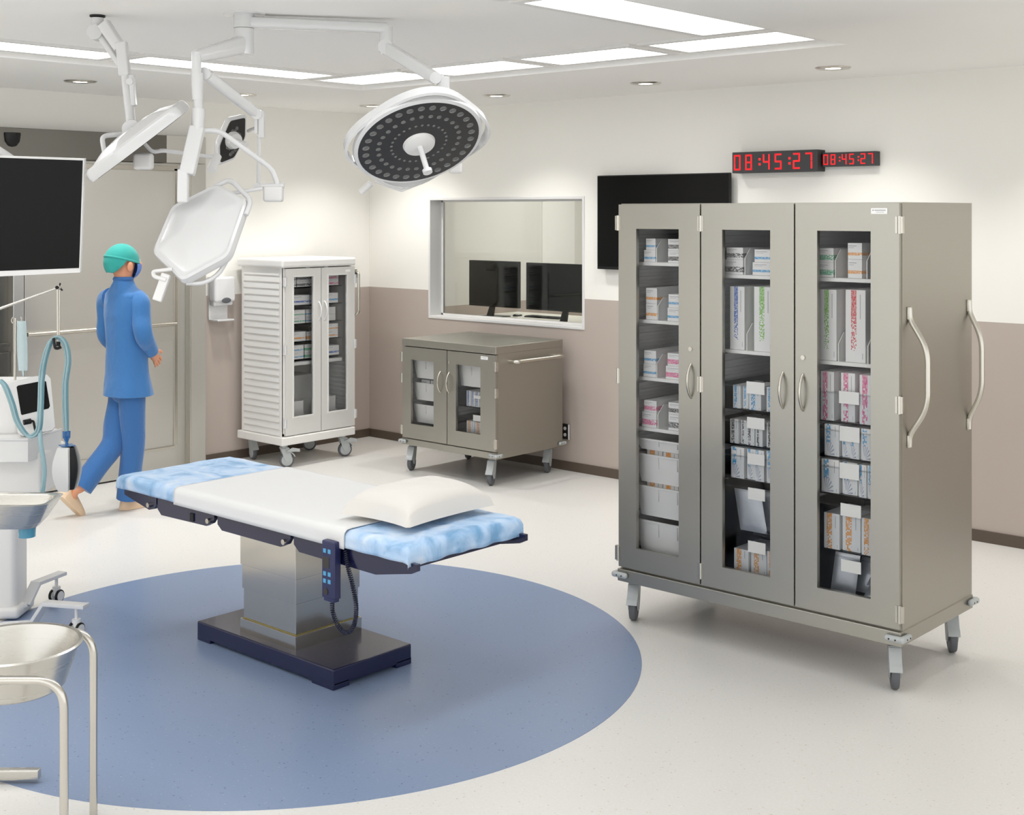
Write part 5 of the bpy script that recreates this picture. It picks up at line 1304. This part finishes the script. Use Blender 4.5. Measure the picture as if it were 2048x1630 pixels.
N_ = [(pel, .075), (chest, (.105, .085)), (J(248, 600), (.085, .07)), (nk, .052), (J(247, 558), .050), (hd-HD*.004, (.078, .094)), (crown, (.070, .084)),
      (rsh, .05), (relb, .038), (rwr, .026), (lsh, .05), (lelb, .038), (lwr, .026),
      (rhip, .055), (rkn, .055), (rank, .036), (lhip, .055), (lkn, .055), (lank, .036), (rheel+UP*.035, .024), (rtoe+UP*.022, .018), (lheel+UP*.01, .024), (ltoe+UP*.02, .016)]
E_ = [(0, 1), (1, 2), (2, 3), (3, 4), (4, 5), (5, 6), (2, 7), (7, 8), (8, 9), (2, 10), (10, 11), (11, 12), (0, 13), (13, 14), (14, 15), (0, 16), (16, 17), (17, 18), (15, 19), (19, 20), (18, 21), (21, 22)]
hand(N_, E_, 9, rwr, (J(316, 722, .10)-rwr), RT); hand(N_, E_, 12, lwr, (J(252, 728, .3)-lwr), -RT)
body = skin('body', 'skin', N_, E_, 0)
# trousers: hips to ankles
m = MB(); m.sph(J(254, 770), 1.0, (.140, .118, .13), 28)
for hip, kn, an, hl in ((rhip, rkn, rank, 1.03), (lhip, lkn, lank, .97)):
    pts = bez([hip+UP*.06, hip-UP*.05, hip.lerp(kn, .6), kn, kn.lerp(an, .5), kn.lerp(an, hl)], 6); n_ = len(pts)
    m.tube(pts, [.090 - .020*min(1, q/(n_*.72)) + .004*(q/n_) for q in range(n_)], 22)
m.build('trousers', 'scrub_blue_dark', person, 60)
# tunic with long sleeves
m = MB()
TR = [(554, .052, .058, 246), (563, .060, .064, 247), (574, .092, .076, 247), (588, .150, .092, 247), (606, .160, .104, 248), (630, .158, .112, 249), (660, .150, .114, 251), (690, .146, .114, 253), (715, .148, .116, 254), (745, .154, .122, 255), (770, .166, .134, 256), (789, .172, .142, 257), (790, .167, .137, 257), (770, .150, .12, 255)]
def ft(i, j):
    k = j*(len(TR)-1); a_ = int(min(k, len(TR)-2)); f = k-a_; A, B = TR[a_], TR[a_+1]
    v, wx, wy, u = [A[q]+(B[q]-A[q])*f for q in range(4)]; c = J(u, v); t = 2*PI*i
    fold = 1 + (.05*noise.noise(Vector((math.cos(t)*2.2, math.sin(t)*2.2, v*.012))) + .03*noise.noise(Vector((math.cos(t)*4, math.sin(t)*4, v*.03))))*(1 if v > 600 else .3)
    return c + RT*(wx*fold*math.copysign(abs(math.cos(t))**.85, math.cos(t))) + HD*(wy*fold*math.copysign(abs(math.sin(t))**.9, math.sin(t)))
m.grid(ft, 48, 52); bmesh.ops.remove_doubles(m.b, verts=m.b.verts, dist=1e-5)
for sh, el, wr_, s_ in ((rsh, relb, rwr, 1), (lsh, lelb, lwr, -1)):
    pts = bez([sh-RT*(.045*s_)+UP*.012, sh+RT*(.012*s_)-UP*.01, sh.lerp(el, .5), el, el.lerp(wr_, .5), wr_.lerp(el, .06)], 5); n_ = len(pts)
    m.tube(pts, [.073 - .024*(q/(n_-1)) for q in range(n_)], 18)
m.build('tunic', 'scrub_blue', person, 60)
m = MB(); c = J(246.5, 558); m.lathe([(.062, -.012), (.068, .0), (.060, .016), (.054, .016), (.056, -.012)], c, 28); m.build('collar', 'scrub_blue_dark', person, True)
def shell(nm, mat, c, ax, ay, az, r, keep, par=None, sc=(1, 1, 1)):
    m = MB(); M = Matrix((ax, ay, az)).transposed().to_4x4(); M.translation = c
    bmesh.ops.create_uvsphere(m.b, u_segments=72, v_segments=54, radius=1.0)
    kill = [v for v in m.b.verts if not keep(v.co)]
    bmesh.ops.delete(m.b, geom=kill, context='VERTS')
    for v in m.b.verts: v.co = M @ Vector((v.co.x*r[0], v.co.y*r[1], v.co.z*r[2]))
    o = m.build(nm, mat, par or person, True); s = o.modifiers.new('thickness', 'SOLIDIFY'); s.thickness = .003; s.offset = 1; return o
tilt = Matrix.Rotation(math.radians(-14), 3, 'X')
hc_ = J(243, 524)
shell('surgical_cap', 'cap_teal', hc_, RT, tilt @ HD, tilt @ UP, (.094, .118, .118), lambda v: v.z > (.08 if v.y > -.1 else (-.74 if v.y < -.5 else .08-(.82*(-.1-v.y)/.40))))
shell('cap_band', 'cap_teal', hc_, RT, tilt @ HD, tilt @ UP, (.097, .121, .121), lambda v: .02 < v.z < .22)
shell('face_mask', 'mask_blue', J(250, 534), RT, HD, UP, (.082, .108, .085), lambda v: v.y > .35 and v.z < .25)
m = MB(); m.sph(J(250, 533)+RT*.082-HD*.012, .030, (.4, .7, 1.1), 14); m.build('ear', 'skin', person, True)
m = MB(); m.sph(J(246, 531)+HD*.125, .016, (.8, 1.1, 1.3), 12); m.build('nose', 'skin', person, True)
for s in (-1, 1):
    m = MB(); m.sph(J(246, 521)+HD*.098+RT*(s*.032), .012, (1, .7, .8), 12); m.build('eye', 'white_plastic', person, True)
def shoe(heel, toe, ank):
    d = (toe-heel).normalized(); a = d.cross(UP).normalized(); n = a.cross(d).normalized()
    m = MB(); L = (toe-heel).length
    def f(i, j):
        t = 2*PI*i; s = j; wv = .042*(.75+.35*math.sin(PI*min(1, s*.9+.1)))*(1 if s < .85 else 1-(s-.85)*4.2); hv = (.075*(1-s)**.8+.032)*(1 if s < 1 else .4)*min(1, .02+s*9); wv *= min(1, .02+s*9)
        c = heel - d*.03 + d*((L+.085)*s)
        return c + a*(math.cos(t)*wv) + n*(hv*max(0, math.sin(t))**.8 - (.0 if math.sin(t) >= 0 else -.0)) 
    m.grid(f, 18, 16); bmesh.ops.remove_doubles(m.b, verts=m.b.verts, dist=1e-4)
    m.build('shoe', 'shoe_beige', person, 60)
g1 = at_z(246, 1019, .002); g2 = at_z(282, 1012, .002); shoe(g1, g1+HD*.19, rank)
t2 = at_z(146, 1029, .012); shoe(t2 - HD*.09 + UP*.13 - RT*.0, t2+HD*.03, lank)
